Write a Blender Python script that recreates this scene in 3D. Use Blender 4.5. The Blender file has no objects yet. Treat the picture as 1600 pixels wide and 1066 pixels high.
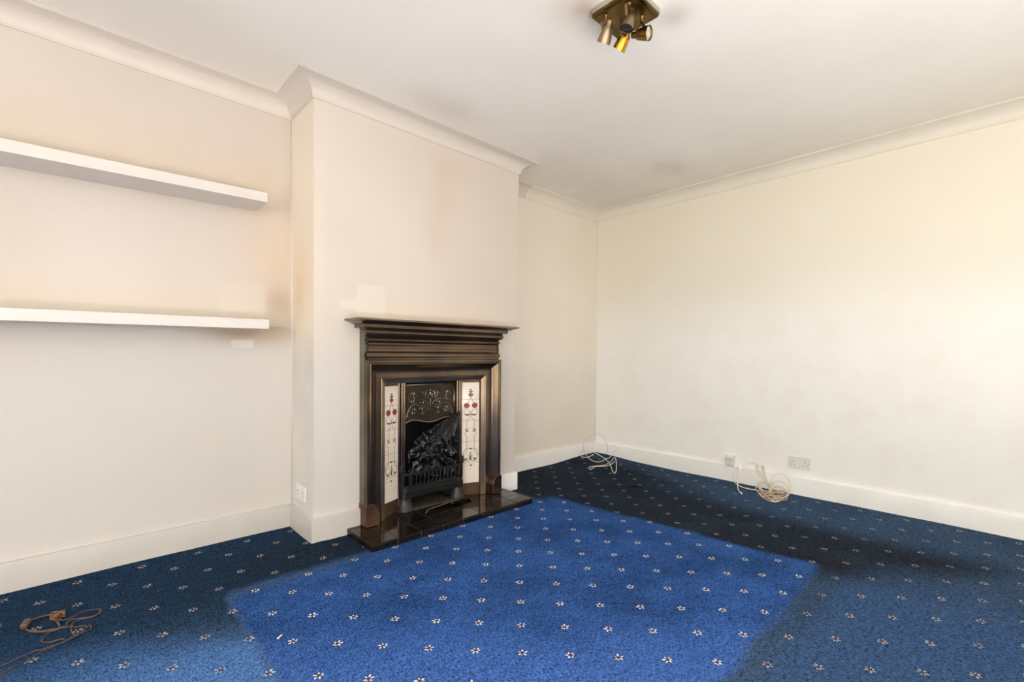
import bpy, bmesh, math, random
from mathutils import Vector, Matrix, noise
C = bpy.context.scene.collection
SC = bpy.context.scene
random.seed(7)
PI = math.pi

# ------------------------------------------------------------------ room dimensions (metres)
XB, YA, YC = 3.965, 2.934, 2.583      # right wall, alcove wall, chimney breast front
X1, X2 = 0.945, 2.487                 # chimney breast sides
ZC, ZL = 2.507, 2.4235                # ceiling, lower edge of the cornice
XL, YB = -2.8, -1.9                  # walls behind the camera
SK, ST = 0.133, 0.021                 # skirting height, thickness
CX = 1.724                            # fireplace centre
ZT = 0.037                            # hearth top

# ------------------------------------------------------------------ camera
th, pit, rol = 0.8161027, -0.0212730, 0.0082097
F0 = Vector((math.cos(th)*math.cos(pit), math.sin(th)*math.cos(pit), math.sin(pit)))
R0 = Vector((math.sin(th), -math.cos(th), 0))
U0 = R0.cross(F0)
R = R0*math.cos(rol) + U0*math.sin(rol)
U = -R0*math.sin(rol) + U0*math.cos(rol)
cam = bpy.data.cameras.new('camera')
co = bpy.data.objects.new('camera', cam); C.objects.link(co)
M = Matrix.Identity(4)
for i in range(3):
    M[i][0] = R[i]; M[i][1] = U[i]; M[i][2] = -F0[i]
M[2][3] = 1.05
co.matrix_world = M
cam.sensor_width = 36; cam.lens = 36*724.2547/1600; cam.shift_y = 34.54/1600
cam.clip_start = 0.02
SC.camera = co

# ------------------------------------------------------------------ light and exposure
SC.view_settings.view_transform = 'Standard'
SC.view_settings.look = 'None'
SC.view_settings.gamma = 1
SC.view_settings.use_curve_mapping = False
SC.view_settings.exposure = 0.27
w = bpy.data.worlds.new('overcast'); SC.world = w; w.use_nodes = True
nt = w.node_tree; nt.nodes.clear()
out = nt.nodes.new('ShaderNodeOutputWorld'); bg = nt.nodes.new('ShaderNodeBackground')
bg.inputs[0].default_value = (1.0, 0.968, 0.975, 1); bg.inputs[1].default_value = 9.6
nt.links.new(bg.outputs[0], out.inputs[0])
W1 = (-1.8, 0.9, 0.06, 2.30)     # unseen window, taken down to the floor to send more light upwards
W2_ = (-1.5, -0.5, 0.06, 2.0)   # unseen rear window, added for fill and sized for the jamb reflection
def portal(name, loc, rot, sx, sy):
    l = bpy.data.lights.new(name, 'AREA'); l.shape = 'RECTANGLE'; l.size = sx; l.size_y = sy
    l.cycles.is_portal = True
    o = bpy.data.objects.new(name, l); C.objects.link(o); o.location = loc; o.rotation_euler = rot
portal('window_daylight', (XL-0.1, (W1[0]+W1[1])/2, (W1[2]+W1[3])/2), (0, -PI/2, 0), W1[3]-W1[2], W1[1]-W1[0])
portal('window_daylight', ((W2_[0]+W2_[1])/2, YB-0.1, (W2_[2]+W2_[3])/2), (PI/2, 0, 0), W2_[1]-W2_[0], W2_[3]-W2_[2])

fl = bpy.data.lights.new('ceiling_fill', 'AREA'); fl.shape = 'RECTANGLE'; fl.size = 2.4; fl.size_y = 1.4; fl.energy = 98; fl.color = (1.0, 0.955, 0.93)  # added fill light, out of view, facing up to brighten the ceiling
flo = bpy.data.objects.new('ceiling_fill', fl); C.objects.link(flo); flo.location = (0.45, -1.1, 0.35); flo.rotation_euler = (PI, 0, 0)

# ------------------------------------------------------------------ node helpers
class E:
    """tiny expression builder over Math nodes"""
    def __init__(s, t, k): s.t = t; s.k = k
    def _m(s, op, *a, clamp=False):
        n = s.t.nodes.new('ShaderNodeMath'); n.operation = op; n.use_clamp = clamp
        for i, v in enumerate(a):
            if isinstance(v, E): s.t.links.new(v.k, n.inputs[i])
            else: n.inputs[i].default_value = float(v)
        return E(s.t, n.outputs[0])
    def __add__(s, o): return s._m('ADD', s, o)
    __radd__ = __add__
    def __sub__(s, o): return s._m('SUBTRACT', s, o)
    def __rsub__(s, o): return s._m('SUBTRACT', o, s)
    def __mul__(s, o): return s._m('MULTIPLY', s, o)
    __rmul__ = __mul__
    def __truediv__(s, o): return s._m('DIVIDE', s, o)
    def neg(s): return s*-1
    def exp(s): return s._m('EXPONENT', s)
    def fl(s): return s._m('FLOOR', s)
    def ab(s): return s._m('ABSOLUTE', s)
    def sqrt(s): return s._m('SQRT', s)
    def mn(s, o): return s._m('MINIMUM', s, o)
    def mx(s, o): return s._m('MAXIMUM', s, o)
    def clamp(s): return s._m('ADD', s, 0, clamp=True)
    def mod(s, o): return s._m('FLOORED_MODULO', s, o)
    def sm(s, a, b):   # smoothstep a..b
        n = s.t.nodes.new('ShaderNodeMapRange'); n.interpolation_type = 'SMOOTHSTEP'
        s.t.links.new(s.k, n.inputs[0])
        n.inputs[1].default_value = a; n.inputs[2].default_value = b
        if a > b:
            n.inputs[1].default_value = b; n.inputs[2].default_value = a
            n.inputs[3].default_value = 1; n.inputs[4].default_value = 0
        return E(s.t, n.outputs[0])
def newmat(name, rough=0.5, metal=0.0, spec=0.5):
    m = bpy.data.materials.new(name); m.use_nodes = True
    t = m.node_tree; b = t.nodes['Principled BSDF']
    b.inputs['Roughness'].default_value = rough; b.inputs['Metallic'].default_value = metal
    b.inputs['Specular IOR Level'].default_value = spec
    return m, t, b
def geo(t):
    g = t.nodes.new('ShaderNodeNewGeometry'); s = t.nodes.new('ShaderNodeSeparateXYZ')
    t.links.new(g.outputs['Position'], s.inputs[0])
    return g.outputs['Position'], E(t, s.outputs[0]), E(t, s.outputs[1]), E(t, s.outputs[2])
def nz(t, pos, scale, detail=3, rough=0.5, stretch=None, dist=0):
    if stretch:
        mp = t.nodes.new('ShaderNodeMapping'); mp.inputs['Scale'].default_value = stretch
        t.links.new(pos, mp.inputs[0]); pos = mp.outputs[0]
    n = t.nodes.new('ShaderNodeTexNoise'); n.inputs['Scale'].default_value = scale
    n.inputs['Detail'].default_value = detail; n.inputs['Roughness'].default_value = rough
    n.inputs['Distortion'].default_value = dist
    t.links.new(pos, n.inputs['Vector'])
    return E(t, n.outputs['Fac'])
def mix(t, fac, a, b):
    n = t.nodes.new('ShaderNodeMix'); n.data_type = 'RGBA'
    for k, v in ((0, fac), (6, a), (7, b)):
        if isinstance(v, E): t.links.new(v.k, n.inputs[k])
        elif isinstance(v, (int, float)): n.inputs[k].default_value = v
        elif isinstance(v, tuple): n.inputs[k].default_value = (*v, 1)
        else: t.links.new(v, n.inputs[k])
    return n.outputs[2]
def bump(t, b, h, dist, strength=1.0):
    n = t.nodes.new('ShaderNodeBump'); n.inputs['Distance'].default_value = dist
    n.inputs['Strength'].default_value = strength
    t.links.new(h.k, n.inputs['Height']); t.links.new(n.outputs[0], b.inputs['Normal'])
def blob(x, z, cx, cz, rx, rz, p=1.0):
    a = (x-cx)/rx; c = (z-cz)/rz
    return ((a*a + c*c)*-p).exp()
def boxmask(x, z, x0, x1, z0, z1, s):
    return x.sm(x0-s, x0+s)*x.sm(x1+s, x1-s)*z.sm(z0-s, z0+s)*z.sm(z1+s, z1-s)

CREAM = (0.76, 0.695, 0.625)
def wallmat(name, spots, base=CREAM):
    """spots: list of (maskfn(x,y,z), colour, strength)"""
    m, t, b = newmat(name, 0.62, spec=0.3)
    pos, x, y, z = geo(t)
    big = nz(t, pos, 1.1, 3, 0.5)
    col = mix(t, big.sm(0.3, 0.7), tuple(c*k for c, k in zip(base, (0.975, 0.965, 0.95))), tuple(c*k for c, k in zip(base, (1.02, 1.02, 1.025))))
    n2 = nz(t, pos, 5, 3, 0.6)
    for f, c, s in spots:
        col = mix(t, (f(x, y, z)*s*(n2.sm(0.2, 0.62)*0.4+0.6)).clamp(), col, c)
    t.links.new(col, b.inputs['Base Color'])
    bump(t, b, nz(t, pos, 9, 4, 0.55) + nz(t, pos, 180, 2)*0.12, 0.0022, 0.6)
    return m
BR = (0.62, 0.46, 0.32); OR = (0.83, 0.68, 0.50); WH = (0.88, 0.86, 0.78)
FLOOR_BOUNCE = (0.68, 0.655, 0.615)
floor_bounce = (lambda x, y, z: z.sm(1.25, 0.95), (0.62, 0.595, 0.555), 0.8)  # lower walls cooler: bounce from the blue floor put into the colour
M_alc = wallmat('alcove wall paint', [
    floor_bounce,
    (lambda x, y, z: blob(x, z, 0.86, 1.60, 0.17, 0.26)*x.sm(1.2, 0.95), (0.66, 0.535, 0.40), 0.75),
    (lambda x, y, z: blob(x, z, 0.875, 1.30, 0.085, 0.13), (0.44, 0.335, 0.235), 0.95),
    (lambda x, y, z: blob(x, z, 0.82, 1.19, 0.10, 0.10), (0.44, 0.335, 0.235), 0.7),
    (lambda x, y, z: blob(x, z, 0.66, 1.150, 0.17, 0.05), (0.44, 0.335, 0.235), 0.95),  # browner beside and under the lower shelf end
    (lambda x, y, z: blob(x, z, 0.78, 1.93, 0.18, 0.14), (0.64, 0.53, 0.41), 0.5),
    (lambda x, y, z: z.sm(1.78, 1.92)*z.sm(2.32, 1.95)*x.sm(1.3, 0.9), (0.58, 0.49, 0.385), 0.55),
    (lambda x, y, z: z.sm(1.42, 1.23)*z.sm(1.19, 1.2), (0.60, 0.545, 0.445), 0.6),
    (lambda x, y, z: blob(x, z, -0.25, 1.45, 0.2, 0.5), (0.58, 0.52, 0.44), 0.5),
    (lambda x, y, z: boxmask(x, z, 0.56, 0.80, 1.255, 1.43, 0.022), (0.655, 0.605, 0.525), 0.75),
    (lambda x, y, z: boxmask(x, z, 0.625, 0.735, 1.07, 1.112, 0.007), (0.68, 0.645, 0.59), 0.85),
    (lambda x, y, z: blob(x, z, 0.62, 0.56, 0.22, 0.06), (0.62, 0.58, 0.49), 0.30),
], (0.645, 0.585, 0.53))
M_side = wallmat('chimney side paint', [
    floor_bounce,
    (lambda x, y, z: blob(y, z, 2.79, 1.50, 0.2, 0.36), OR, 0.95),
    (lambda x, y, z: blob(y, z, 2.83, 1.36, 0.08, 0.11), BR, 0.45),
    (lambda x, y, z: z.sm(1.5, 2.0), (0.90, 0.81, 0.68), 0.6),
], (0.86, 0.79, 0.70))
M_front = wallmat('chimney front paint', [
    floor_bounce,
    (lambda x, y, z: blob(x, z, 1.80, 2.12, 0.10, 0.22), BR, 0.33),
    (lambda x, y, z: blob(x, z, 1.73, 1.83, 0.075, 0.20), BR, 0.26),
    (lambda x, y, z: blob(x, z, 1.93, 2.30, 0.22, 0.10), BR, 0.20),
    (lambda x, y, z: z.sm(1.42, 1.26)*x.sm(1.1, 1.3)*x.sm(2.5, 2.2), (0.74, 0.66, 0.52), 0.35),
    (lambda x, y, z: boxmask(x, z, 1.19, 1.365, 1.26, 1.445, 0.006), (0.745, 0.715, 0.64), 0.65),
    (lambda x, y, z: boxmask(x, z, 1.09, 1.20, 1.30, 1.35, 0.006), (0.745, 0.715, 0.64), 0.6),
    (lambda x, y, z: blob(x, z, 0.96, 1.65, 0.05, 0.45), (0.80, 0.69, 0.52), 0.4),
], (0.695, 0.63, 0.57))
M_right = wallmat('right wall paint', [
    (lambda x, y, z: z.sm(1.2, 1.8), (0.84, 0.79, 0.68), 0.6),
    (lambda x, y, z: z.sm(1.75, 1.05), (0.95, 0.94, 0.925), 0.95),  # lower wall whitened in the colour to carry the window light
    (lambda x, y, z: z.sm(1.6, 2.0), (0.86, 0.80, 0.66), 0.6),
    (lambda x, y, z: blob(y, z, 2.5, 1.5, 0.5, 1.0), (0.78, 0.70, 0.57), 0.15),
    (lambda x, y, z: blob(y, z, 1.15, 0.12, 0.09, 0.09), (0.76, 0.72, 0.66), 0.3),
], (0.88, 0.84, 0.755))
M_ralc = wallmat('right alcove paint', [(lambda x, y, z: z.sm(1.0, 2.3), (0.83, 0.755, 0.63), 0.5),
    (lambda x, y, z: z.sm(1.1, 0.7), FLOOR_BOUNCE, 0.3)], (0.88, 0.82, 0.725))  # same floor bounce tinted into the lower part
M_back = wallmat('rear wall paint', [])
M_ceil = wallmat('ceiling paint', [
    (lambda x, y, z: blob(x, y, 1.585, 1.25, 0.055, 0.055), (0.36, 0.26, 0.19), 0.62),
    (lambda x, y, z: blob(x, y, 1.57, 1.27, 0.12, 0.12), (0.58, 0.48, 0.38), 0.55),
    (lambda x, y, z: blob(x, y, 1.89, 1.01, 0.07, 0.07), (0.50, 0.42, 0.36), 0.5),
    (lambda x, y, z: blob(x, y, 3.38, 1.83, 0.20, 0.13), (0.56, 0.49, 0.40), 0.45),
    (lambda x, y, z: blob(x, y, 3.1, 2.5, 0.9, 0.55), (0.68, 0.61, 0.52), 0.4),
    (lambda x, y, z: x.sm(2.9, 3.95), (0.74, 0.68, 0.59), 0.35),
    (lambda x, y, z: blob(x, y, 1.62, 2.30, 0.25, 0.14), (0.62, 0.55, 0.46), 0.4),
], (0.92, 0.89, 0.825))
def plainmat(name, col, rough=0.5, metal=0.0, spec=0.5, var=0.08, scale=12, bmp=0.0, bscale=60, coat=0):
    m, t, b = newmat(name, rough, metal, spec)
    pos, x, y, z = geo(t)
    n = nz(t, pos, scale, 3, 0.6)
    t.links.new(mix(t, n.sm(0.3, 0.7), tuple(c*(1-var) for c in col), tuple(min(1, c*(1+var)) for c in col)), b.inputs['Base Color'])
    if bmp: bump(t, b, nz(t, pos, bscale, 3), bmp, 0.7)
    if coat:
        b.inputs['Coat Weight'].default_value = coat; b.inputs['Coat Roughness'].default_value = 0.1
    return m
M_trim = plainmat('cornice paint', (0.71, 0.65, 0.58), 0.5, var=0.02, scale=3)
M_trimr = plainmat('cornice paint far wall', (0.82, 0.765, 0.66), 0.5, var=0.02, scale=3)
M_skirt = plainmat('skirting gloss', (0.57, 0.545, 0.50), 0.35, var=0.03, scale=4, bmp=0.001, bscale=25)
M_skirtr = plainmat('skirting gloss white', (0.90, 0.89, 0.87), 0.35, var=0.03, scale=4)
M_shelf = plainmat('shelf white', (0.70, 0.655, 0.61), 0.4, var=0.02, scale=5)
M_plastic = plainmat('white plastic', (0.80, 0.79, 0.76), 0.3, var=0.01)
M_plastic2 = plainmat('aged white plastic', (0.78, 0.75, 0.70), 0.35, var=0.02)
M_black = plainmat('black recess', (0.01, 0.01, 0.01), 0.6)
M_cable = plainmat('cream cable sheath', (0.80, 0.72, 0.60), 0.35, var=0.06, scale=30)
M_cabled = plainmat('aged cable sheath', (0.55, 0.42, 0.28), 0.4, var=0.15, scale=20)
M_brown = plainmat('brown flex', (0.10, 0.052, 0.036), 0.4, var=0.25, scale=25)
M_knot = plainmat('knotted flex end', (0.20, 0.105, 0.045), 0.5, var=0.4, scale=60)
M_soot = plainmat('sooty iron', (0.010, 0.009, 0.008), 0.8, var=0.3, scale=20)
M_ash = plainmat('ash dust', (0.040, 0.031, 0.018), 0.9, var=0.5, scale=30)
M_grout = plainmat('hearth grout', (0.20, 0.175, 0.145), 0.7, var=0.2, scale=40)
M_litter = plainmat('litter', (0.75, 0.72, 0.66), 0.6)

def ironmat(name, dark, light, r0, r1, metal=0.9):
    m, t, b = newmat(name, 0.3, metal)
    pos, x, y, z = geo(t)
    n = nz(t, pos, 5, 3, 0.5)
    t.links.new(mix(t, n.sm(0.25, 0.75), dark, light), b.inputs['Base Color'])
    b.inputs['Roughness'].default_value = (r0+r1)/2
    return m
M_iron = ironmat('burnished cast iron', (0.115, 0.083, 0.060), (0.20, 0.142, 0.10), 0.14, 0.24)
M_ironhi = ironmat('worn and highlit iron', (0.25, 0.185, 0.135), (0.34, 0.255, 0.185), 0.22, 0.34)  # also paints in the highlight on the shelf edge
M_ironside = ironmat('dull iron side', (0.16, 0.155, 0.12), (0.22, 0.21, 0.165), 0.5, 0.6, 0.7)
M_ironrust = ironmat('brown tarnished iron', (0.10, 0.055, 0.032), (0.21, 0.125, 0.075), 0.35, 0.5, 0.8)
M_hood = ironmat('dark hood plate', (0.050, 0.042, 0.032), (0.085, 0.07, 0.052), 0.32, 0.45)
M_relief = ironmat('rubbed relief highlights', (0.34, 0.27, 0.19), (0.55, 0.43, 0.31), 0.25, 0.4)
M_grate = ironmat('matt black grate', (0.010, 0.011, 0.012), (0.022, 0.022, 0.022), 0.3, 0.45, 0.3)
M_foot = ironmat('grey graphite iron', (0.022, 0.022, 0.021), (0.042, 0.041, 0.038), 0.4, 0.5, 0.3)
def hearthmat():
    m, t, b = newmat('black glazed tile', 0.07)
    pos, x, y, z = geo(t)
    n = nz(t, pos, 7, 4, 0.6)
    t.links.new(mix(t, n.sm(0.35, 0.7), (0.006, 0.005, 0.004), (0.020, 0.014, 0.010)), b.inputs['Base Color'])
    t.links.new((nz(t, pos, 16, 3)*0.14+0.04).k, b.inputs['Roughness'])
    bump(t, b, nz(t, pos, 14, 2), 0.0012, 0.5)
    return m
M_hearth = hearthmat()
M_tile = plainmat('cream glazed tile', (0.80, 0.70, 0.60), 0.12, var=0.04, scale=14, coat=0.4)
M_red = plainmat('pomegranate red print', (0.26, 0.035, 0.035), 0.2, var=0.35, scale=120)
M_green = plainmat('dark green print', (0.015, 0.075, 0.05), 0.25)
M_yel = plainmat('mustard print', (0.42, 0.30, 0.05), 0.25, var=0.4, scale=150)
M_mauve = plainmat('plum print', (0.10, 0.03, 0.035), 0.3)
def bagmat():
    m, t, b = newmat('black polythene', 0.11, 0, 0.4)
    b.inputs['Base Color'].default_value = (0.006, 0.0065, 0.008, 1)
    pos, x, y, z = geo(t)
    bump(t, b, nz(t, pos, 90, 4, 0.6, dist=1.2), 0.0010, 0.5)
    return m
M_bag = bagmat()
def brass(name, a, c, r):
    return ironmat(name, a, c, r, r+0.1, 1.0)
M_brass = brass('antique brass', (0.10, 0.060, 0.020), (0.24, 0.15, 0.050), 0.25)
M_brassg = brass('polished gold brass', (0.42, 0.22, 0.03), (0.62, 0.36, 0.06), 0.18)
M_brassp = brass('pale brushed brass', (0.24, 0.185, 0.115), (0.36, 0.28, 0.18), 0.32)
M_edge = brass('pale plate edge', (0.50, 0.46, 0.38), (0.65, 0.60, 0.50), 0.3)
M_lampglass = plainmat('lamp reflector', (0.8, 0.75, 0.6), 0.12, 0.8, var=0.2, scale=80)

def carpetmat():
    m, t, b = newmat('blue carpet', 0.95, spec=0.05)
    pos, x, y, z = geo(t)
    wob = nz(t, pos, 2.6, 4, 0.6); wob2 = nz(t, pos, 14, 3, 0.6)
    dx = (wob-0.5)*0.10+(wob2-0.5)*0.03
    rx = x+dx; ry = y+dx
    # unfaded area that lay under a rug
    right = rx-(2.52+(2.21-0.6)*0.0)-(y*-1+2.21)*0.10
    clean = rx.sm(0.445, 0.48)*right.sm(0.05, -0.01)*ry.sm(0.575, 0.635)*ry.sm(2.32, 2.18)
    clean = (clean + ry.sm(2.16, 2.23)*x.sm(1.3, 1.5)*x.sm(2.45, 2.3)).clamp()
    blue = (0.034, 0.093, 0.285)
    deep = (0.022, 0.058, 0.172)
    patchy = nz(t, pos, 3.2, 4, 0.65)
    rug = mix(t, patchy.sm(0.30, 0.68), deep, blue)
    rug = mix(t, (y+x*0.8+(wob-0.5)*0.4).sm(2.35, 1.85)*0.8, rug, (0.052, 0.125, 0.375))  # near-left rug brighter, the light there put into its colour
    # walked and soiled surround, with the near-left brightness painted in
    slate = (0.036, 0.064, 0.112); char = (0.020, 0.0265, 0.037); lit_steel = (0.066, 0.155, 0.36); teal = (0.014, 0.032, 0.064)
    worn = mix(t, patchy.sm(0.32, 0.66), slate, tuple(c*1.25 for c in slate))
    worn = mix(t, (x.sm(1.0, 0.6)*(y+x*0.8+(wob-0.5)*0.5).sm(2.45, 2.02)).clamp(), worn, lit_steel)  # surround brightened towards near left, light painted into the carpet
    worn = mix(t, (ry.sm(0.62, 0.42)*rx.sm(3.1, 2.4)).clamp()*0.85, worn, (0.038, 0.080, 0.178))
    soil_l = (rx.sm(2.0, 1.3)*ry.sm(1.75, 2.35)).clamp()
    worn = mix(t, soil_l*0.9, worn, teal)
    soil_l2 = blob(rx, ry, 0.95, 2.42, 0.55, 0.30)
    worn = mix(t, (soil_l2*0.9).clamp(), worn, (0.016, 0.025, 0.036))
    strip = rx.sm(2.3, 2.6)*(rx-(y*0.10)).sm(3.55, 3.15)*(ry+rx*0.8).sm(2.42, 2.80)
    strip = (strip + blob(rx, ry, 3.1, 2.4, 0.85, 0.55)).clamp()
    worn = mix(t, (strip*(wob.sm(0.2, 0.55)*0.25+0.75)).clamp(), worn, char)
    edge = blob(rx, ry, 2.74, 0.62, 0.09, 0.16) + blob(rx, ry, 2.3, 0.53, 0.3, 0.035)*0.35
    worn = mix(t, (edge*0.7).clamp(), worn, (0.020, 0.020, 0.026))
    dust = blob(rx, ry, 3.45, 1.0, 0.18, 0.7)
    worn = mix(t, dust*0.6, worn, (0.045, 0.085, 0.16))
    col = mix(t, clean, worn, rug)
    rimline = (clean*(1-clean)*4).clamp()*rx.sm(1.35, 0.9)
    col = mix(t, rimline*0.5, col, (0.060, 0.105, 0.20))
    spot = blob(x, y, 3.21, 1.99, 0.05, 0.035)
    col = mix(t, spot*0.8, col, (0.006, 0.007, 0.01))
    # woven sprigs on a staggered lattice
    p = (x-1.132)/0.1137; q = (y-1.138)/0.1215
    a = (p+q)*0.5; c = (p-q)*0.5
    ia = (a+0.5).fl(); ic = (c+0.5).fl()
    fa = a-ia; fc = c-ic
    u = (fa+fc)*0.1137; v = (fa-fc)*0.1215
    flip = (ia+ic).mod(2)*2-1
    u = u*flip
    ju = (nz(t, pos, 220, 1)-0.5)*0.0035
    u = u+ju; v = v-ju
    def petal(cx, cy, ang, L, W):
        ca, sa = math.cos(ang), math.sin(ang)
        a1 = ((u-cx)*ca+(v-cy)*sa)/L; a2 = ((v-cy)*ca-(u-cx)*sa)/W
        return (a1*a1+a2*a2).sm(1.15, 0.65)
    whites = None
    for k, (ang, rr, L, W) in enumerate([(0.75*PI, .0120, .0072, .0040), (1.12*PI, .0125, .0068, .0036), (1.48*PI, .0115, .0066, .0036),
                                         (0.38*PI, .0110, .0052, .0032), (0.02*PI, .0125, .0052, .0030), (1.80*PI, .0120, .0050, .0028)]):
        pe = petal(rr*math.cos(ang), rr*math.sin(ang), ang, L, W)
        whites = pe if whites is None else whites.mx(pe)
    mar = petal(0.001, 0.0005, 0.3, .0062, .0050).mx(petal(.0060, -.0035, 0.6, .005, .0022)).mx(petal(-.005, .0035, 2.4, .005, .0022))
    rim = ((u*u+v*v).sqrt()).sm(.0235, .012)
    keep = (clean*0.45+0.55)*(1-strip*(1-clean)*0.35)
    fade = nz(t, pos, 4.5, 3).sm(0.25, 0.5)*0.5+0.5
    col = mix(t, rim*0.35, col, (0.014, 0.022, 0.05))
    col = mix(t, mar*0.85, col, (0.085, 0.030, 0.035))
    g0 = nz(t, pos, 420, 2, 0.6)
    col = mix(t, (whites*keep*(clean*(1-fade)+fade)).clamp(), col, (0.66, 0.62, 0.58))
    # pile grain
    g1 = nz(t, pos, 150, 3, 0.7, (1, 0.6, 1)); g2 = nz(t, pos, 34, 4, 0.6)
    g = (g1-0.5)*5.2+(g2-0.5)*1.3+(g0-0.5)*1.8+1.3
    mul = t.nodes.new('ShaderNodeVectorMath'); mul.operation = 'SCALE'
    t.links.new(col, mul.inputs[0]); t.links.new(g.mx(0.3).mn(2.8).k, mul.inputs['Scale'])
    t.links.new(mul.outputs[0], b.inputs['Base Color'])
    b.inputs['Sheen Weight'].default_value = 0.0; b.inputs['Specular IOR Level'].default_value = 0.0
    bump(t, b, g1+g0*0.7+g2*0.8, 0.006, 0.9)
    return m
M_carpet = carpetmat()

# ------------------------------------------------------------------ mesh helpers
def link(name, me, mat, parent=None, smooth=False, label=None, kind=None, cat=None, group=None):
    o = bpy.data.objects.new(name, me); C.objects.link(o)
    if mat: me.materials.append(mat)
    if smooth:
        for p_ in me.polygons: p_.use_smooth = True
    if parent: o.parent = parent
    tag(o, label, cat, group, kind)
    return o
def tag(o, label=None, cat=None, group=None, kind=None):
    if label: o['label'] = label
    if cat: o['category'] = cat
    if group: o['group'] = group
    if kind: o['kind'] = kind
def finish(bm, name, mat, parent=None, smooth=False, bevel=0, segs=2, autos=False, **k):
    bmesh.ops.recalc_face_normals(bm, faces=bm.faces[:])
    me = bpy.data.meshes.new(name); bm.to_mesh(me); bm.free()
    o = link(name, me, mat, parent, smooth, **k)
    if bevel:
        md = o.modifiers.new('bevel', 'BEVEL'); md.width = bevel; md.segments = segs; md.limit_method = 'ANGLE'
        md.angle_limit = math.radians(35)
        for p_ in me.polygons: p_.use_smooth = True
        w_ = o.modifiers.new('wn', 'WEIGHTED_NORMAL'); w_.keep_sharp = False
    if autos:
        me.set_sharp_from_angle(angle=math.radians(autos))
        for p_ in me.polygons: p_.use_smooth = True
    return o
def bx(bm, x0, x1, y0, y1, z0, z1, M4=None):
    vs = [bm.verts.new((x, y, z)) for x in (x0, x1) for y in (y0, y1) for z in (z0, z1)]
    for f in ((0, 1, 3, 2), (4, 6, 7, 5), (0, 4, 5, 1), (2, 3, 7, 6), (0, 2, 6, 4), (1, 5, 7, 3)):
        bm.faces.new([vs[i] for i in f])
    if M4: bmesh.ops.transform(bm, matrix=M4, verts=vs)
    return vs
def prism(bm, poly, fn, a, b):
    """poly 2D points, fn(p,q,t)->3D, between t=a and t=b"""
    A = [bm.verts.new(fn(p_, q_, a)) for p_, q_ in poly]; B = [bm.verts.new(fn(p_, q_, b)) for p_, q_ in poly]
    n = len(poly)
    bm.faces.new(A); bm.faces.new(B[::-1])
    for i in range(n): bm.faces.new((A[i], B[i], B[(i+1) % n], A[(i+1) % n]))
def catmull(P, sub=6):
    P = [Vector(p_) for p_ in P]; out_ = []
    Q = [P[0]*2-P[1]]+P+[P[-1]*2-P[-2]]
    for i in range(1, len(Q)-2):
        p0, p1, p2, p3 = Q[i-1:i+3]
        for s in range(sub):
            t_ = s/sub
            out_.append(0.5*((2*p1)+(p2-p0)*t_+(2*p0-5*p1+4*p2-p3)*t_*t_+(3*p1-p0-3*p2+p3)*t_**3))
    out_.append(Q[-2]); return out_
def tube(bm, pts, r, seg=8, cap=True):
    pts = [Vector(p_) for p_ in pts]
    rs = r if isinstance(r, (list, tuple)) else [r]*len(pts)
    rings = []; up = None
    for i, p_ in enumerate(pts):
        d = (pts[min(i+1, len(pts)-1)]-pts[max(i-1, 0)])
        if d.length < 1e-9: d = Vector((0, 0, 1))
        d.normalize()
        if up is None:
            up = d.orthogonal().normalized()
        up = (up-d*up.dot(d))
        if up.length < 1e-6: up = d.orthogonal()
        up.normalize(); sd = d.cross(up)
        rings.append([bm.verts.new(p_+(up*math.cos(2*PI*k/seg)+sd*math.sin(2*PI*k/seg))*rs[i]) for k in range(seg)])
    for a_, b_ in zip(rings, rings[1:]):
        for k in range(seg): bm.faces.new((a_[k], a_[(k+1) % seg], b_[(k+1) % seg], b_[k]))
    if cap: bm.faces.new(rings[0][::-1]); bm.faces.new(rings[-1])
def lathe(bm, prof, p0, axis, seg=24, arc=2*PI, start=0, ref=None, cap=True):
    """prof: (distance along axis, radius)"""
    axis = Vector(axis).normalized(); p0 = Vector(p0)
    up = (Vector(ref) if ref else axis.orthogonal()); up = (up-axis*up.dot(axis)).normalized(); sd = axis.cross(up)
    full = abs(arc-2*PI) < 1e-6; n = seg if full else seg+1
    rings = []
    for d, r in prof:
        rings.append([bm.verts.new(p0+axis*d+(up*math.cos(start+arc*k/seg)+sd*math.sin(start+arc*k/seg))*max(r, 1e-5)) for k in range(n)])
    for a_, b_ in zip(rings, rings[1:]):
        for k in range(seg): bm.faces.new((a_[k], a_[(k+1) % n], b_[(k+1) % n], b_[k]))
    if full and cap:
        bm.faces.new(rings[0][::-1]); bm.faces.new(rings[-1])
def mitre(path, side=1):
    """outward mitre vectors of an open 2D path; outward = right-hand side * side"""
    N = []
    for a_, b_ in zip(path, path[1:]):
        d = Vector((b_[0]-a_[0], b_[1]-a_[1])).normalized(); N.append(Vector((d.y, -d.x))*side)
    res = []
    for i in range(len(path)):
        if i == 0: res.append(N[0])
        elif i == len(path)-1: res.append(N[-1])
        else:
            m_ = N[i-1]+N[i]; res.append(m_/(m_.dot(N[i])))
    return res
def sweep(bm, path, prof, side=1, fn=None, closed_prof=False, capends=True):
    """prof (o, h): offset outwards and height. fn(x,y,h)->3D"""
    fn = fn or (lambda x, y, h_: (x, y, h_))
    mv = mitre(path, side); rows = []
    for (px, py), m_ in zip(path, mv):
        rows.append([bm.verts.new(fn(px+m_.x*o_, py+m_.y*o_, h_)) for o_, h_ in prof])
    n = len(prof)
    for a_, b_ in zip(rows, rows[1:]):
        for k in range(n if closed_prof else n-1):
            bm.faces.new((a_[k], a_[(k+1) % n], b_[(k+1) % n], b_[k]))
    if capends and closed_prof:
        bm.faces.new(rows[0]); bm.faces.new(rows[-1][::-1])
    return rows
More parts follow.
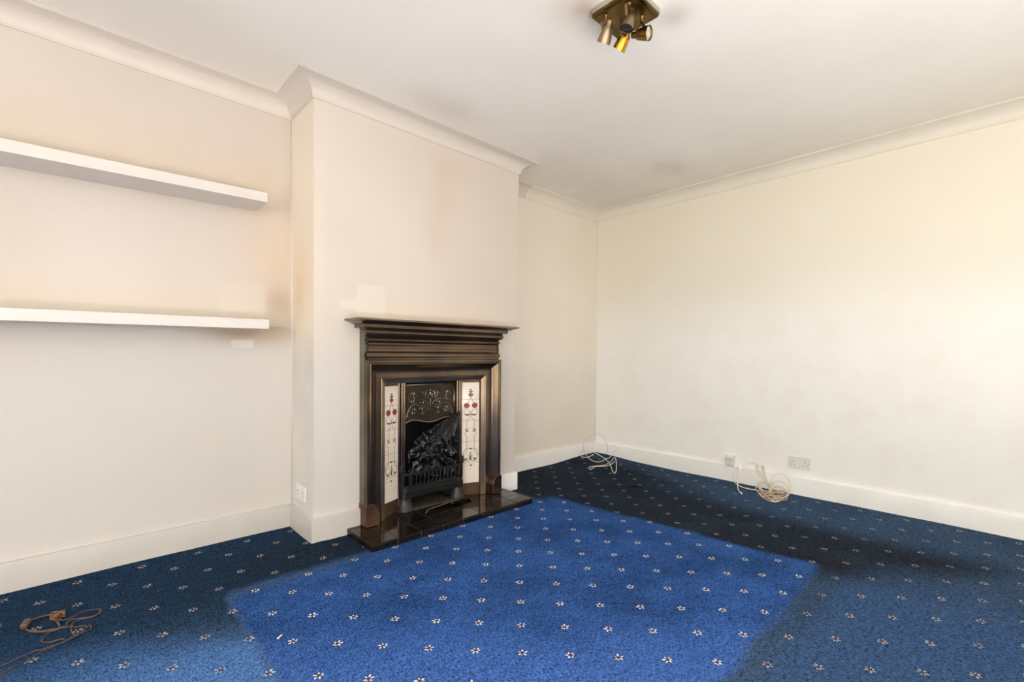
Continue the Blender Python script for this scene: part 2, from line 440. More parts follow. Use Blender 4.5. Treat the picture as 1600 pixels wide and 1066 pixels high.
def quad(bm, pts):
    bm.faces.new([bm.verts.new(p_) for p_ in pts])
def thing(name, loc, label, cat, group=None):
    o = bpy.data.objects.new(name, None); C.objects.link(o); o.location = loc; o.empty_display_size = 0.1
    tag(o, label, cat, group); return o

# ------------------------------------------------------------------ floor (fitted carpet, slightly rucked at the walls)
def floor_h(x, y):
    z = 0.0022*noise.noise(Vector((x*1.3, y*1.3, 0)))
    dB = XB-x; dA = (YA-y) if (x < X1 or x > X2) else (YC-y)
    d = max(0, min(dB, dA))
    z += 0.006*math.exp(-(d/0.10)**2)*(0.5+noise.noise(Vector((x*2.3, y*2.3, 3))))
    z += 0.022*math.exp(-(((x-XB)/0.55)**2+((y-YA)/0.45)**2))
    z += 0.006*math.exp(-(((x-0.93)/0.12)**2+((y-2.50)/0.12)**2))
    if 1.0 < x < 2.45 and y > 2.1: z = min(z, 0.001)
    return z
bm = bmesh.new(); NX, NY = 150, 130; g = []
x0, x1, y0, y1 = XL-0.1, XB+0.06, YB-0.1, YA+0.06
for i in range(NX+1):
    row = []
    for j in range(NY+1):
        x = x0+(x1-x0)*i/NX; y = y0+(y1-y0)*j/NY
        row.append(bm.verts.new((x, y, floor_h(x, y))))
    g.append(row)
for i in range(NX):
    for j in range(NY): bm.faces.new((g[i][j], g[i+1][j], g[i+1][j+1], g[i][j+1]))
b0 = [g[0][0], g[NX][0], g[NX][NY], g[0][NY]]
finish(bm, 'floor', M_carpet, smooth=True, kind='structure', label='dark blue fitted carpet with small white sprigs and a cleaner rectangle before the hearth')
bm = bmesh.new(); bx(bm, XL-0.2, XB+0.2, YB-0.2, YA+0.2, -0.12, -0.03)
finish(bm, 'floor', M_grout, kind='structure', label='boards under the carpet')

# ------------------------------------------------------------------ walls
T = 0.12
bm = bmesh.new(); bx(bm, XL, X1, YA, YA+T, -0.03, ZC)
finish(bm, 'wall_left', M_alc, kind='structure', label='cream alcove wall left of the chimney breast, browner round the shelf ends')
bm = bmesh.new(); bx(bm, X2-0.06, XB+T, YA, YA+T, -0.03, ZC)
finish(bm, 'wall_far', M_ralc, kind='structure', label='shaded cream alcove wall right of the chimney breast')
bm = bmesh.new(); bx(bm, XB, XB+T, YB-T, YA+T, -0.03, ZC)
finish(bm, 'wall_right', M_right, kind='structure', label='long plain cream wall with sockets')
# chimney breast: left side, front with a hole behind the fireplace, right side (slightly out of plumb)
XB2 = 2.455
def xr(z): return XB2+(X2-XB2)*max(0, min(1, z/ZC))
o0, o1, oz = CX-0.44, CX+0.44, 0.90
bm = bmesh.new()
def cq(mi, *pts):
    f = bm.faces.new([bm.verts.new(p_) for p_ in pts]); f.material_index = mi
B0 = -0.03; YD = YA+0.02
cq(0, (X1, YD, B0), (X1, YC, B0), (X1, YC, oz), (X1, YD, oz)); cq(0, (X1, YD, oz), (X1, YC, oz), (X1, YC, ZC), (X1, YD, ZC))
cq(1, (X1, YC, B0), (o0, YC, B0), (o0, YC, oz), (X1, YC, oz)); cq(1, (o1, YC, B0), (xr(0), YC, B0), (xr(oz), YC, oz), (o1, YC, oz))
cq(1, (X1, YC, oz), (o0, YC, oz), (o0, YC, ZC), (X1, YC, ZC)); cq(1, (o0, YC, oz), (o1, YC, oz), (o1, YC, ZC), (o0, YC, ZC)); cq(1, (o1, YC, oz), (xr(oz), YC, oz), (X2, YC, ZC), (o1, YC, ZC))
cq(2, (xr(0), YC, B0), (xr(0), YD, B0), (xr(oz), YD, oz), (xr(oz), YC, oz)); cq(2, (xr(oz), YC, oz), (xr(oz), YD, oz), (X2, YD, ZC), (X2, YC, ZC))
cq(1, (o0, YC, B0), (o0, YC+.34, B0), (o0, YC+.34, oz), (o0, YC, oz)); cq(1, (o1, YC+.34, B0), (o1, YC, B0), (o1, YC, oz), (o1, YC+.34, oz))
cq(1, (o0, YC, oz), (o0, YC+.34, oz), (o1, YC+.34, oz), (o1, YC, oz)); cq(1, (o0, YC+.34, B0), (o1, YC+.34, B0), (o1, YC+.34, oz), (o0, YC+.34, oz))
bmesh.ops.remove_doubles(bm, verts=bm.verts[:], dist=1e-5)
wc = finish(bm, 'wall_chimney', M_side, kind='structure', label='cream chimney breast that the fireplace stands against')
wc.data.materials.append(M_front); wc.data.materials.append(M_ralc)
# walls behind the camera with window openings
def holed(name, fn, a0, a1, h0, h1, w0, w1):
    bm = bmesh.new()
    for (p0, p1, q0, q1) in ((a0, h0, -0.03, ZC), (h1, a1, -0.03, ZC), (h0, h1, -0.03, w0), (h0, h1, w1, ZC)):
        fn(bm, p0, p1, q0, q1)
    return finish(bm, name, M_back, kind='structure')
holed('wall_rear', lambda bm, p0, p1, q0, q1: bx(bm, p0, p1, YB-T, YB, q0, q1), XL-T, XB, *W2_)
holed('wall_window', lambda bm, p0, p1, q0, q1: bx(bm, XL-T, XL, p0, p1, q0, q1), YB, YA+T, *W1)
bm = bmesh.new(); bx(bm, XL-T, XB+T, YB-T, YA+T, ZC, ZC+0.1)
finish(bm, 'ceiling', M_ceil, kind='structure', label='off white ceiling with smoky smudges round the spotlights')
def winframe(n_, fn, a0, a1, z0, z1, k):
    bm = bmesh.new(); f = 0.05
    fn(bm, a0, a1, z0, z0+f); fn(bm, a0, a1, z1-f, z1)
    for i in range(k+1):
        c_ = a0+(a1-a0)*i/k; c_ = min(max(c_, a0+f/2), a1-f/2)
        fn(bm, c_-f/2, c_+f/2, z0+f, z1-f)
    fn(bm, a0, a1, z1-0.45, z1-0.40)
    finish(bm, n_, M_skirtr, kind='structure', bevel=0.004)
winframe('window_1', lambda bm, p0, p1, q0, q1: bx(bm, XL-0.09, XL-0.03, p0, p1, q0, q1), *W1, 4)
winframe('window_2', lambda bm, p0, p1, q0, q1: bx(bm, p0, p1, YB-0.09, YB-0.03, q0, q1), *W2_, 2)
# unseen garden: hedge for reflections, pale paving added to bounce light indoors
M_bounce = plainmat('pale paving', (0.66, 0.60, 0.52), 0.9, var=0.3, scale=3)
M_hedge = plainmat('hedge leaves', (0.34, 0.44, 0.16), 0.8, var=0.5, scale=6)
bm = bmesh.new(); bx(bm, -16, 12, -16, 10, -0.30, -0.10)
finish(bm, 'bounce_paving', M_bounce, kind='structure')
for hk_ in (0, 1):
    bm = bmesh.new()
    bmesh.ops.create_grid(bm, x_segments=60, y_segments=12, size=0.5)
    for v_ in bm.verts:
        yy = v_.co.x*16-1; zq = (v_.co.y+0.5)*2.6; dd_ = -12+0.35*noise.noise(Vector((yy*1.2, zq*1.5, hk_)))+zq*-0.12; zf = zq-0.5+0.25*noise.noise(Vector((yy, 5, zq)))
        v_.co = Vector((dd_, yy, zf)) if hk_ == 0 else Vector((yy, dd_, zf))
    ex = bmesh.ops.extrude_face_region(bm, geom=bm.faces[:])
    for v_ in ex['geom']:
        if isinstance(v_, bmesh.types.BMVert): v_.co[hk_] -= 1.0
    finish(bm, 'hedge', M_hedge, smooth=True, kind='structure')

# ------------------------------------------------------------------ cornice and skirting
cp, hC = 0.110, ZC-ZL
cprof = [(0.0, ZL-0.004), (0.006, ZL-0.004), (0.008, ZL-0.001), (0.008, ZL+0.004)]
for i in range(0, 11):
    a = PI/2*i/10; cprof.append((cp-0.004-(cp-0.014)*math.cos(a), ZL+0.004+(hC-0.012)*math.sin(a)))
cprof += [(cp-0.004, ZC-0.004), (cp, ZC-0.003), (cp, ZC)]
def cornice(name, path, mat, side=1):
    bm = bmesh.new(); sweep(bm, path, cprof, side)
    finish(bm, name, mat, kind='structure', autos=30)
cornice('trim_1', [(XL, YA), (X1, YA), (X1, YC), (X2, YC), (X2, YA), (2.9, YA)], M_trim)
cornice('trim_2', [(2.9, YA), (XB, YA), (XB, YB)], M_trimr)
cornice('trim_3', [(XL, YA), (XL, YB), (XB, YB)], M_trim, -1)
sprof = [(0.0, SK), (ST-0.005, SK), (ST-0.001, SK-0.002), (ST, SK-0.006), (ST, 0.03), (ST, -0.02)]
def skirting(name, path, mat, side=1):
    bm = bmesh.new(); rows = sweep(bm, path, [(0.0, -0.02)]+sprof, side, closed_prof=True)
    finish(bm, name, mat, kind='structure', autos=40)
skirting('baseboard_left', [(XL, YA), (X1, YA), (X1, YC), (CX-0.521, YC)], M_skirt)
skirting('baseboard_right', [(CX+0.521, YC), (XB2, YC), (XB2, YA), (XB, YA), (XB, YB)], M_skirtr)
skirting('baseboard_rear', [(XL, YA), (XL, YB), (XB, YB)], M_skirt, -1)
# paint-bead where the walls meet in the two inner corners
for nme, cx_, cy_ in (('trim_4', X1, YA), ('trim_5', XB, YA)):
    bm = bmesh.new(); tube(bm, [(cx_, cy_, SK), (cx_, cy_, ZL)], 0.006, 8)
    finish(bm, nme, M_trim if cx_ == X1 else M_trimr, kind='structure', smooth=True)

# ------------------------------------------------------------------ floating shelves
def shelf(x0_, x1_, zb, zt_, dep, label, left=-1.2, tilt=0.0):
    bm = bmesh.new(); bx(bm, left, x1_, YA-dep, YA-0.0005, zb, zt_)
    for v_ in bm.verts: v_.co.z += (v_.co.x-x1_)*tilt
    return finish(bm, 'floating_shelf', M_shelf, bevel=0.0015, label=label, cat='shelf', group='floating shelves in the left alcove')
shelf(0, 0.752, 1.8445, 1.895, 0.22, 'upper white floating shelf in the left alcove', tilt=0.0175)
shelf(0, 0.758, 1.170, 1.2205, 0.22, 'lower white floating shelf in the left alcove, with scuffed right end', tilt=0.0065)

# ------------------------------------------------------------------ hearth
hearth = thing('hearth', (CX, YC-0.167, 0), 'low hearth of glossy black tiles in front of the fireplace', 'hearth')
def child(o, parent):   # keep world coordinates for meshes built in place
    o.parent = parent; o.matrix_parent_inverse = Matrix.Translation(-Vector(parent.location)); return o
HX0, HX1, HY = CX-0.602, CX+0.598, YC-0.3345
bm = bmesh.new(); bx(bm, HX0+0.003, HX1-0.003, HY+0.003, YC-0.001, -0.02, ZT-0.0025)
child(finish(bm, 'grout_bed', M_grout), hearth)
bm = bmesh.new(); bx(bm, CX-0.42, CX+0.42, YC+0.002, YC+0.32, -0.02, ZT-0.0025)
child(finish(bm, 'back_slab', M_soot), hearth)
J = 0.003; tw = (HX1-HX0)/8
rows_ = [(HY, HY+0.133), (HY+0.136, HY+0.284), (HY+0.287, YC-0.002)]
for r_, (ya, yb) in enumerate(rows_):
    for k in range(8):
        xa, xb = HX0+tw*k+J/2, HX0+tw*(k+1)-J/2
        if k == 0: xa = HX0
        if k == 7: xb = HX1
        bm = bmesh.new(); bx(bm, xa, xb, ya, yb, ZT-0.008, ZT+random.uniform(-.0004, .0004))
        child(finish(bm, 'tile', M_hearth, bevel=0.0016), hearth)
for k in range(8):
    xa, xb = HX0+tw*k+J/2, HX0+tw*(k+1)-J/2
    if k == 0: xa = HX0
    if k == 7: xb = HX1
    bm = bmesh.new(); bx(bm, xa, xb, HY-0.0005, HY+0.008, -0.02, ZT-0.009)
    child(finish(bm, 'edge_tile', M_hearth, bevel=0.0014), hearth)
for xs in (HX0-0.0005, HX1-0.0075):
    for ya, yb in ((HY+0.009, HY+0.133), (HY+0.136, HY+0.284), (HY+0.287, YC-0.022)):
        bm = bmesh.new(); bx(bm, xs, xs+0.008, ya, yb, -0.02, ZT-0.009)
        child(finish(bm, 'edge_tile', M_hearth, bevel=0.0014), hearth)

ZT = ZT+0.0020
# ------------------------------------------------------------------ fireplace (local frame: u right, v out of the wall, z up)
FP = thing('fireplace', (CX, YC, 0), 'dark cast iron fireplace with a mantelshelf and floral tile strips', 'fireplace')
L3 = lambda u_, v_, z_: (u_, -v_, z_)
def fbox(bm, u0, u1, v0, v1, z0, z1): return bx(bm, u0, u1, -v1, -v0, z0, z1)
# mantelshelf and frieze: mitred mouldings returning at the sides
shelf_prof = [(.060, 1.240), (.099, 1.240), (.102, 1.238), (.103, 1.235), (.102, 1.231), (.099, 1.229), (.094, 1.2275), (.090, 1.2245), (.080, 1.222), (.070, 1.219), (.062, 1.214), (.056, 1.211), (.050, 1.2095),
              (.045, 1.209), (.045, 1.192), (.0435, 1.190), (.0, 1.190)]
def mould(name, prof, v0, w0, d0, mat, closecap=True, **k):
    bm = bmesh.new(); path = [(-w0, v0), (-w0, d0), (w0, d0), (w0, v0)]
    rows = sweep(bm, path, prof, -1, fn=lambda a_, b_, h_: (a_, -b_, h_))
    # close back ends, top and bottom
    for r_ in (rows[0], rows[-1]):
        a_ = [bm.verts.new((0.0, -v0, r_[0].co.z)), bm.verts.new((0.0, -v0, r_[-1].co.z))]
        bm.faces.new(list(r_)+[a_[1], a_[0]])
    bm.faces.new([rows[0][0], rows[1][0], rows[2][0], rows[3][0]])
    bm.faces.new([rows[0][-1], rows[1][-1], rows[2][-1], rows[3][-1]])
    return finish(bm, name, mat, FP, autos=32, **k)
mould('mantelshelf', shelf_prof, 0.0, .505, .075, M_iron)
mould('shelf_edge', [(.096, 1.2405), (.1035, 1.2385), (.1045, 1.2335), (.1035, 1.2290), (.097, 1.2275)], 0.0, .505, .075, M_ironhi, label='worn front edge of the shelf, painted brighter for the window highlight')  # paler iron strip paints the window highlight along the edge
fr = [(.0, 1.192), (.020, 1.1895), (.0165, 1.186), (.0175, 1.178), (.0215, 1.170), (.0225, 1.163), (.0195, 1.155), (.011, 1.148), (.000, 1.142), (-.008, 1.136), (-.0115, 1.129), (-.0115, 1.1265),
      (.003, 1.1265), (.005, 1.124), (.005, 1.119), (.003, 1.117), (-.006, 1.116), (-.009, 1.112), (-.006, 1.106), (-.003, 1.103), (-.003, 1.095), (-.005, 1.093), (-.012, 1.092), (-.0135, 1.084),
      (-.0135, 1.080), (-.009, 1.079), (-.008, 1.075), (-.012, 1.072), (-.011, 1.064), (-.007, 1.054), (-.001, 1.046), (.004, 1.038), (.0065, 1.030), (.006, 1.024), (.002, 1.0215), (.001, 1.016), (-.002, 1.0155), (-.003, 1.004), (-.01, 1.0035)]
mould('frieze_moulding', fr, 0.050, .505, .075, M_iron)
# carcase behind the mouldings
bm = bmesh.new()
fbox(bm, -.5145, -.40, 0.0, .042, .15, .90); fbox(bm, .40, .5145, 0.0, .042, .15, .90); fbox(bm, -.5145, .5145, 0.0, .042, .90, 1.185)
for s in (-1, 1): fbox(bm, min(s*.515, s*.5185), max(s*.515, s*.5185), 0.0, .058, .15, 1.1905)
finish(bm, 'surround_body', M_ironside, FP, bevel=0.002, label='dull grey-green sides of the surround')
# frame moulding around the opening
fprof = [(0.0, .050), (0.0, .087), (.002, .0905), (.014, .0905), (.016, .088), (.0165, .083), (.020, .083), (.0205, .088), (.023, .0905), (.026, .0900), (.030, .0860), (.038, .0765), (.048, .0660), (.058, .0575),
         (.068, .0510), (.072, .0495), (.0735, .052), (.0765, .052), (.078, .049), (.080, .0455), (.1085, .0455), (.110, .042)]
bm = bmesh.new()
fpath = [(-.515, ZT), (-.515, 1.0035), (.515, 1.0035), (.515, ZT)]
sweep(bm, fpath, fprof, 1, fn=lambda a_, b_, h_: (a_, -h_, b_))
finish(bm, 'frame_moulding', M_iron, FP, autos=32)
iprof = [(.110, .040), (.1105, .050), (.113, .052), (.115, .050), (.117, .045), (.137, .036), (.141, .034), (.144, .028), (.144, -.06)]
bm = bmesh.new(); sweep(bm, fpath, iprof, 1, fn=lambda a_, b_, h_: (a_, -h_, b_))
finish(bm, 'inner_frame', M_ironhi, FP, autos=32, label='paler worn inner frame band')
# plinth blocks with a lamb's-tongue stop on the inner corner
for s in (-1, 1):
    bm = bmesh.new()
    pts = [(.5215, ZT), (.5215, .163), (.515, .168), (.478, .168), (.455, .150), (.446, .125), (.436, .105), (.436, ZT)]
    prism(bm, [(s*a_, b_) for a_, b_ in pts], lambda p_, q_, t_: (p_, -t_, q_), 0.0, .096)
    finish(bm, 'plinth_block', M_ironrust if s < 0 else M_iron, FP, bevel=0.003)
# soffit and dark cast backing behind tile panels
bm = bmesh.new(); fbox(bm, -.371, .371, -.075, .012, .858, .872)
finish(bm, 'soffit_plate', M_hood, FP)
# splayed tile panels
OUT, INN = Vector((.3715, .017)), Vector((.250, -.032))
PL = (INN-OUT).length
def panel_pt(s, a_, z_, off):
    """a_: distance from outer edge, off: proud of the panel"""
    d = (INN-OUT).normalized(); n = Vector((-d.y, d.x))
    if n.y < 0: n = -n
    q = OUT+d*a_+n*off
    return (s*q.x, -q.y, z_)
def petal2(cx, cz, ang, L, W, n=10):
    return [(cx+L*math.cos(2*PI*k/n)*math.cos(ang)-W*math.sin(2*PI*k/n)*math.sin(ang), cz+L*math.cos(2*PI*k/n)*math.sin(ang)+W*math.sin(2*PI*k/n)*math.cos(ang)) for k in range(n)]
ZJ = [.842, .72, .570, .421, .272, .126]
for s in (-1, 1):
    bm = bmesh.new()
    prism(bm, [(0, ZT), (PL, ZT), (PL, .858), (0, .858)], lambda a_, z_, t_: panel_pt(s, a_, z_, t_), -.012, 0.0)
    pan = finish(bm, 'tile_panel', M_ironrust, FP)
    for k in range(5):
        bm = bmesh.new()
        prism(bm, [(.002, ZJ[k+1]+.0007), (PL-.003, ZJ[k+1]+.0007), (PL-.003, ZJ[k]-.0007), (.002, ZJ[k]-.0007)], lambda a_, z_, t_: panel_pt(s, a_, z_, t_), 0.0, .005)
        finish(bm, 'tile', M_tile, pan, bevel=0.0012)
    # tube-lined flower pattern, in panel coordinates centred on the strip
    K = .00080; HW = PL/2-.0005; layer = [0]
    fbm = bmesh.new(); fmats = []
    def emit(name, mat, polys, off=.0052):
        layer[0] += 1; fmats.append(mat)
        for i, pl in enumerate(polys):
            o_ = off+.00012*layer[0]
            vs = [fbm.verts.new(panel_pt(s, HW+a_, z_, o_)) for a_, z_ in pl]
            vb = [fbm.verts.new(panel_pt(s, HW+a_, z_, .0045)) for a_, z_ in pl]
            n = len(vs); fs = [fbm.faces.new(vs)]
            for q in range(n): fs.append(fbm.faces.new((vs[q], vb[q], vb[(q+1) % n], vs[(q+1) % n])))
            for f_ in fs: f_.material_index = layer[0]-1
    def cv(px, py): return ((px-147)*K, .72-(py-210)*.000763)
    def ribbon(pts, wd=.0024):
        P_ = [Vector((*cv(*p_), 0)) for p_ in pts]
        P_ = catmull(P_, 4) if len(P_) > 2 else P_
        res = []
        for i in range(len(P_)-1):
            d = P_[i+1]-P_[i]
            if d.length < 1e-7: continue
            d.normalize(); n = Vector((-d.y, d.x, 0))*wd/2; e = d*.0004
            res.append([((P_[i]-n-e).x, (P_[i]-n-e).y), ((P_[i+1]-n+e).x, (P_[i+1]-n+e).y), ((P_[i+1]+n+e).x, (P_[i+1]+n+e).y), ((P_[i]+n-e).x, (P_[i]+n-e).y)])
        return res
    mir = lambda pts: [(294-a_, b_) for a_, b_ in pts]
    def both(pts, wd=.0024): return ribbon(pts, wd)+ribbon(mir(pts), wd)
    def disc(px, py, rx, ry, ang=0): c_ = cv(px, py); return petal2(c_[0], c_[1], ang, rx*K, ry*K, 14)
    def dboth(px, py, rx, ry, ang): return [disc(px, py, rx, ry, ang), disc(294-px, py, rx, ry, -ang)]
    green = both([(147, 185), (135, 212), (120, 240)], .003)+both([(110, 290), (92, 300), (86, 325), (92, 345)])+both([(118, 298), (133, 318), (147, 330), (158, 338), (168, 348)])
    green += both([(92, 345), (115, 360), (140, 352)])+both([(141, 352), (136, 375), (132, 390), (114, 394), (112, 410), (112, 470)])
    green += both([(112, 470), (112, 490), (97, 512), (98, 532), (112, 548), (112, 580)])+both([(112, 548), (112, 610), (112, 662)])
    green += both([(143, 672), (120, 664), (95, 678), (82, 705), (82, 745), (100, 775), (125, 780), (143, 765)], .0032)
    green += both([(112, 662), (112, 690), (100, 710), (86, 720)])+both([(147, 765), (130, 752), (112, 760), (104, 775)], .0028)
    green += [disc(147, 120, 9, 8), disc(137, 137, 9, 7), disc(157, 137, 9, 7), disc(147, 148, 5, 14)]+dboth(104, 765, 15, 7, .5)+[disc(147, 752, 5, 26)]
    emit('green_print', M_green, green)
    emit('red_print', M_red, [disc(147, 166, 22, 16), disc(110, 265, 27, 24), disc(184, 265, 27, 24)]+dboth(112, 350, 22, 6, 0)+[disc(147, 348, 7, 7)])
    emit('yellow_print', M_yel, [disc(147, 715, 6, 22), disc(136, 735, 4, 14, .5), disc(158, 735, 4, 14, -.5)]+dboth(105, 492, 5, 15, .5)+dboth(120, 488, 4, 16, -.45)+dboth(124, 508, 12, 4, .4)+dboth(98, 772, 9, 5, .8))
    emit('dark_print', M_mauve, dboth(112, 500, 5, 10, .2)+[disc(145, 668, 8, 8), disc(143, 823, 9, 8)]+dboth(116, 825, 3, 3, 0)+[disc(145, 858, 3, 3)])
    fo = finish(fbm, 'floral_print', None, pan, kind='stuff', label='tube-lined red, green and yellow flower pattern')
    for m_ in fmats: fo.data.materials.append(m_)
# pilaster strips beside the hood
for s in (-1, 1):
    bm = bmesh.new()
    for (uc, vc, r_) in ((.243, -.030, .0085), (.2255, -.022, .0085), (.2085, -.026, .010)):
        lathe(bm, [(0, r_), (.82, r_)], L3(s*uc, vc, ZT), (0, 0, 1), 14)
    fbox(bm, min(s*.199, s*.252), max(s*.199, s*.252), -.07, -.030, ZT, .858)
    finish(bm, 'pilaster_strip', M_iron, FP, autos=40)
# hood plate with ogee lower edge
def hz(u_):   # lower edge height
    t_ = abs(u_)/.197
    return .586+.024*math.sin(min(t_/.72, 1)*PI/2)**2-.020*max(0, (t_-.72)/.28)**1.5
hv = -.045
bm = bmesh.new(); N = 28; fr_, bk_ = [], []
for i in range(N+1):
    u_ = -.197+.394*i/N
    fr_.append((bm.verts.new(L3(u_, hv, .845)), bm.verts.new(L3(u_, hv, hz(u_)))))
    bk_.append((bm.verts.new(L3(u_, hv-.010, .845)), bm.verts.new(L3(u_, hv-.010, hz(u_)))))
for i in range(N):
    bm.faces.new((fr_[i][0], fr_[i+1][0], fr_[i+1][1], fr_[i][1])); bm.faces.new((bk_[i][1], bk_[i+1][1], bk_[i+1][0], bk_[i][0]))
    bm.faces.new((fr_[i][1], fr_[i+1][1], bk_[i+1][1], bk_[i][1])); bm.faces.new((fr_[i][0], bk_[i][0], bk_[i+1][0], fr_[i+1][0]))
hood = finish(bm, 'hood', M_hood, FP, label='dark hood plate cast with flowers')
bm = bmesh.new()
tube(bm, [L3(-.193+.386*i/30, hv+.003, hz(-.193+.386*i/30)) for i in range(31)], .0055, 8)
tube(bm, [L3(-.193, hv+.002, .60), L3(-.193, hv+.002, .838)], .005, 8); tube(bm, [L3(.193, hv+.002, .60), L3(.193, hv+.002, .838)], .005, 8)
tube(bm, [L3(-.196, hv+.002, .839), L3(.196, hv+.002, .839)], .006, 8)
finish(bm, 'hood_bead', M_ironhi, hood, smooth=True)
bm = bmesh.new()
def kp(X, Y): return ((X-745)*.000332, .827-(Y-207)*.000262)
def rtube(pts, r_=.0022):
    for sg in (1, -1):
        P_ = [L3(sg*kp(*p_)[0], hv+.001, kp(*p_)[1]) for p_ in pts]
        P_ = catmull(P_, 5); n = len(P_)
        tube(bm, P_, [r_*(1-.5*i/n) for i in range(n)], 6)
def leaf(X, Y, ang, L, W, both_=True, h=.003):
    """raised almond leaf; ang from +u towards +z"""
    for sg in ((1, -1) if both_ else (1,)):
        cu, cz = kp(X, Y); d = Vector((math.cos(ang), math.sin(ang))); n = Vector((-d.y, d.x)); ring = []
        for t_, w_ in ((-1, 0), (-.5, .75), (.1, 1), (.6, .7), (1, 0), (.6, -.7), (.1, -1), (-.5, -.75)):
            ring.append(bm.verts.new(L3(sg*(cu+d.x*t_*L+n.x*w_*W), hv-.0002, cz+d.y*t_*L+n.y*w_*W)))
        top = [bm.verts.new(L3(sg*(cu+d.x*t_*L), hv+h, cz+d.y*t_*L)) for t_ in (-.5, .5)]
        f = ring
        bm.faces.new((f[0], f[1], top[0])); bm.faces.new((f[1], f[2], top[1], top[0])); bm.faces.new((f[2], f[3], top[1])); bm.faces.new((f[3], f[4], top[1]))
        bm.faces.new((f[4], f[5], top[1])); bm.faces.new((f[5], f[6], top[1])); bm.faces.new((f[6], f[7], top[0], top[1])); bm.faces.new((f[7], f[0], top[0]))
rtube([(700, 665), (665, 610), (600, 560), (545, 545), (495, 545)], .003)
rtube([(200, 960), (225, 850), (275, 730), (340, 665), (400, 640), (450, 660)], .003)
rtube([(350, 600), (372, 540), (362, 470), (350, 400)], .0018)
rtube([(600, 880), (560, 910), (535, 870), (565, 850), (600, 860)], .0018)
rtube([(745, 520), (742, 600), (745, 700)], .0028)
rtube([(640, 520), (590, 450), (530, 385)], .0018)
for X, Y, a_, L, W in ((745, 318, 90, .009, .0042), (745, 400, 90, .012, .006), (745, 570, 90, .007, .004), (745, 790, 90, .013, .003)):
    leaf(X, Y, math.radians(a_), L, W, False, .0045)
for X, Y, a_, L, W in ((828, 345, 70, .008, .0035), (790, 430, 60, .012, .0035), (700, 440, 120, .010, .003), (850, 400, 80, .011, .0035), (915, 370, 62, .008, .0038), (870, 445, 50, .013, .0028),
                       (690, 480, 160, .008, .002), (800, 515, 10, .008, .003), (690, 690, 30, .007, .002), (700, 740, 205, .008, .002), (690, 790, 230, .010, .0025), (720, 720, 160, .006, .002)):
    leaf(X, Y, math.radians(a_), L, W)
for a_, rr in ((200, 110), (175, 120), (150, 120), (128, 115), (100, 95), (70, 90), (225, 110), (250, 100)):
    ar = math.radians(a_); leaf(345+rr*.9*math.cos(ar), 470-rr*1.1*math.sin(ar), ar, .0085, .0032)
for k in range(7):
    a_ = 2*PI*k/7+.3; leaf(555+72*math.cos(a_), 695-88*math.sin(a_), a_, .0075, .0042)
for k in range(5):
    a_ = 2*PI*k/5+.6; leaf(555+28*math.cos(a_), 720-34*math.sin(a_), a_, .0045, .0025)
for k in range(6):
    a_ = 2*PI*k/6; leaf(360+48*math.cos(a_), 815-55*math.sin(a_), a_, .0065, .0042)
finish(bm, 'floral_relief', M_relief, hood, autos=40)
# firebox
bm = bmesh.new()
fbox(bm, -.205, -.199, -.30, -.055, ZT, .85); fbox(bm, .199, .205, -.30, -.055, ZT, .85); fbox(bm, -.205, .205, -.31, -.30, ZT, .85); fbox(bm, -.205, .205, -.30, -.056, .842, .85)
finish(bm, 'firebox', M_soot, FP)
bm = bmesh.new(); fbox(bm, -.195, .195, -.29, .02, ZT, ZT+.004)
for v_ in bm.verts:
    pass
bmesh.ops.subdivide_edges(bm, edges=bm.edges[:], cuts=5, use_grid_fill=True)
for v_ in bm.verts:
    if v_.co.z > ZT+.002: v_.co.z += .006*noise.noise(v_.co*18)
finish(bm, 'ash_bed', M_ash, FP, smooth=True)
# grate
bm = bmesh.new()
gw, gv = .232, .030
def rail(z0, z1, va=gv-.012, vb=gv, ww=gw):
    c_ = .022
    pl = [(-ww, -.03), (-ww, vb-c_), (-ww+c_*.35, vb-c_*.35), (-ww+c_, vb), (ww-c_, vb), (ww-c_*.35, vb-c_*.35), (ww, vb-c_), (ww, -.03)]
    inn = [(a_*(ww-.012)/ww, b_-.010 if b_ > 0 else b_) for a_, b_ in pl]
    prism(bm, pl+inn[::-1], lambda p_, q_, t_: L3(p_, q_, t_), z0, z1)
rail(.272, .288); rail(.190, .203)
grate = finish(bm, 'grate', M_grate, FP, bevel=0.0025)
for k in range(12):
    u_ = -.150+.0305*k
    bm = bmesh.new(); lathe(bm, [(0, .0055), (.012, .0040), (.035, .0032), (.055, .0045), (.074, .0055)], L3(u_, gv-.006, .200), (0.06, 0, 1), 8)
    finish(bm, 'bar', M_grate, grate, smooth=True)
for u_, w_ in ((-.186, .012), (-.228, .006), (.228, .006)):
    bm = bmesh.new(); fbox(bm, u_-w_, u_+w_, gv-.018 if w_ > .01 else gv-.034, gv-.005 if w_ > .01 else gv-.020, .198, .275)
    finish(bm, 'bar', M_grate, grate, bevel=0.002)
for s in (-1, 1):
    bm = bmesh.new()
    prof = [(0, .014), (.004, .0175), (.009, .0175), (.012, .013), (.015, .013), (.018, .0185), (.025, .0185), (.028, .012), (.031, .011), (.034, .017), (.041, .0165), (.045, .010), (.047, 0)]
    lathe(bm, prof, L3(s*.232, -.004, .286), (0, 0, 1), 18)
    finish(bm, 'finial', M_grate, grate, autos=50)
    bm = bmesh.new()
    lathe(bm, [(0, .050), (.004, .0515), (.022, .049), (.024, .047), (.060, .038), (.080, .034), (.083, .030), (.084, 0)], L3(s*.205, -.016, ZT+.0006), (0, 0, 1), 26)
    finish(bm, 'foot', M_foot, grate, autos=40)
    bm = bmesh.new(); lathe(bm, [(0, .030), (.05, .028), (.07, .026)], L3(s*.208, -.006, .119), (0, 0, 1), 18)
    finish(bm, 'post', M_grate, grate, autos=40)
bm = bmesh.new()
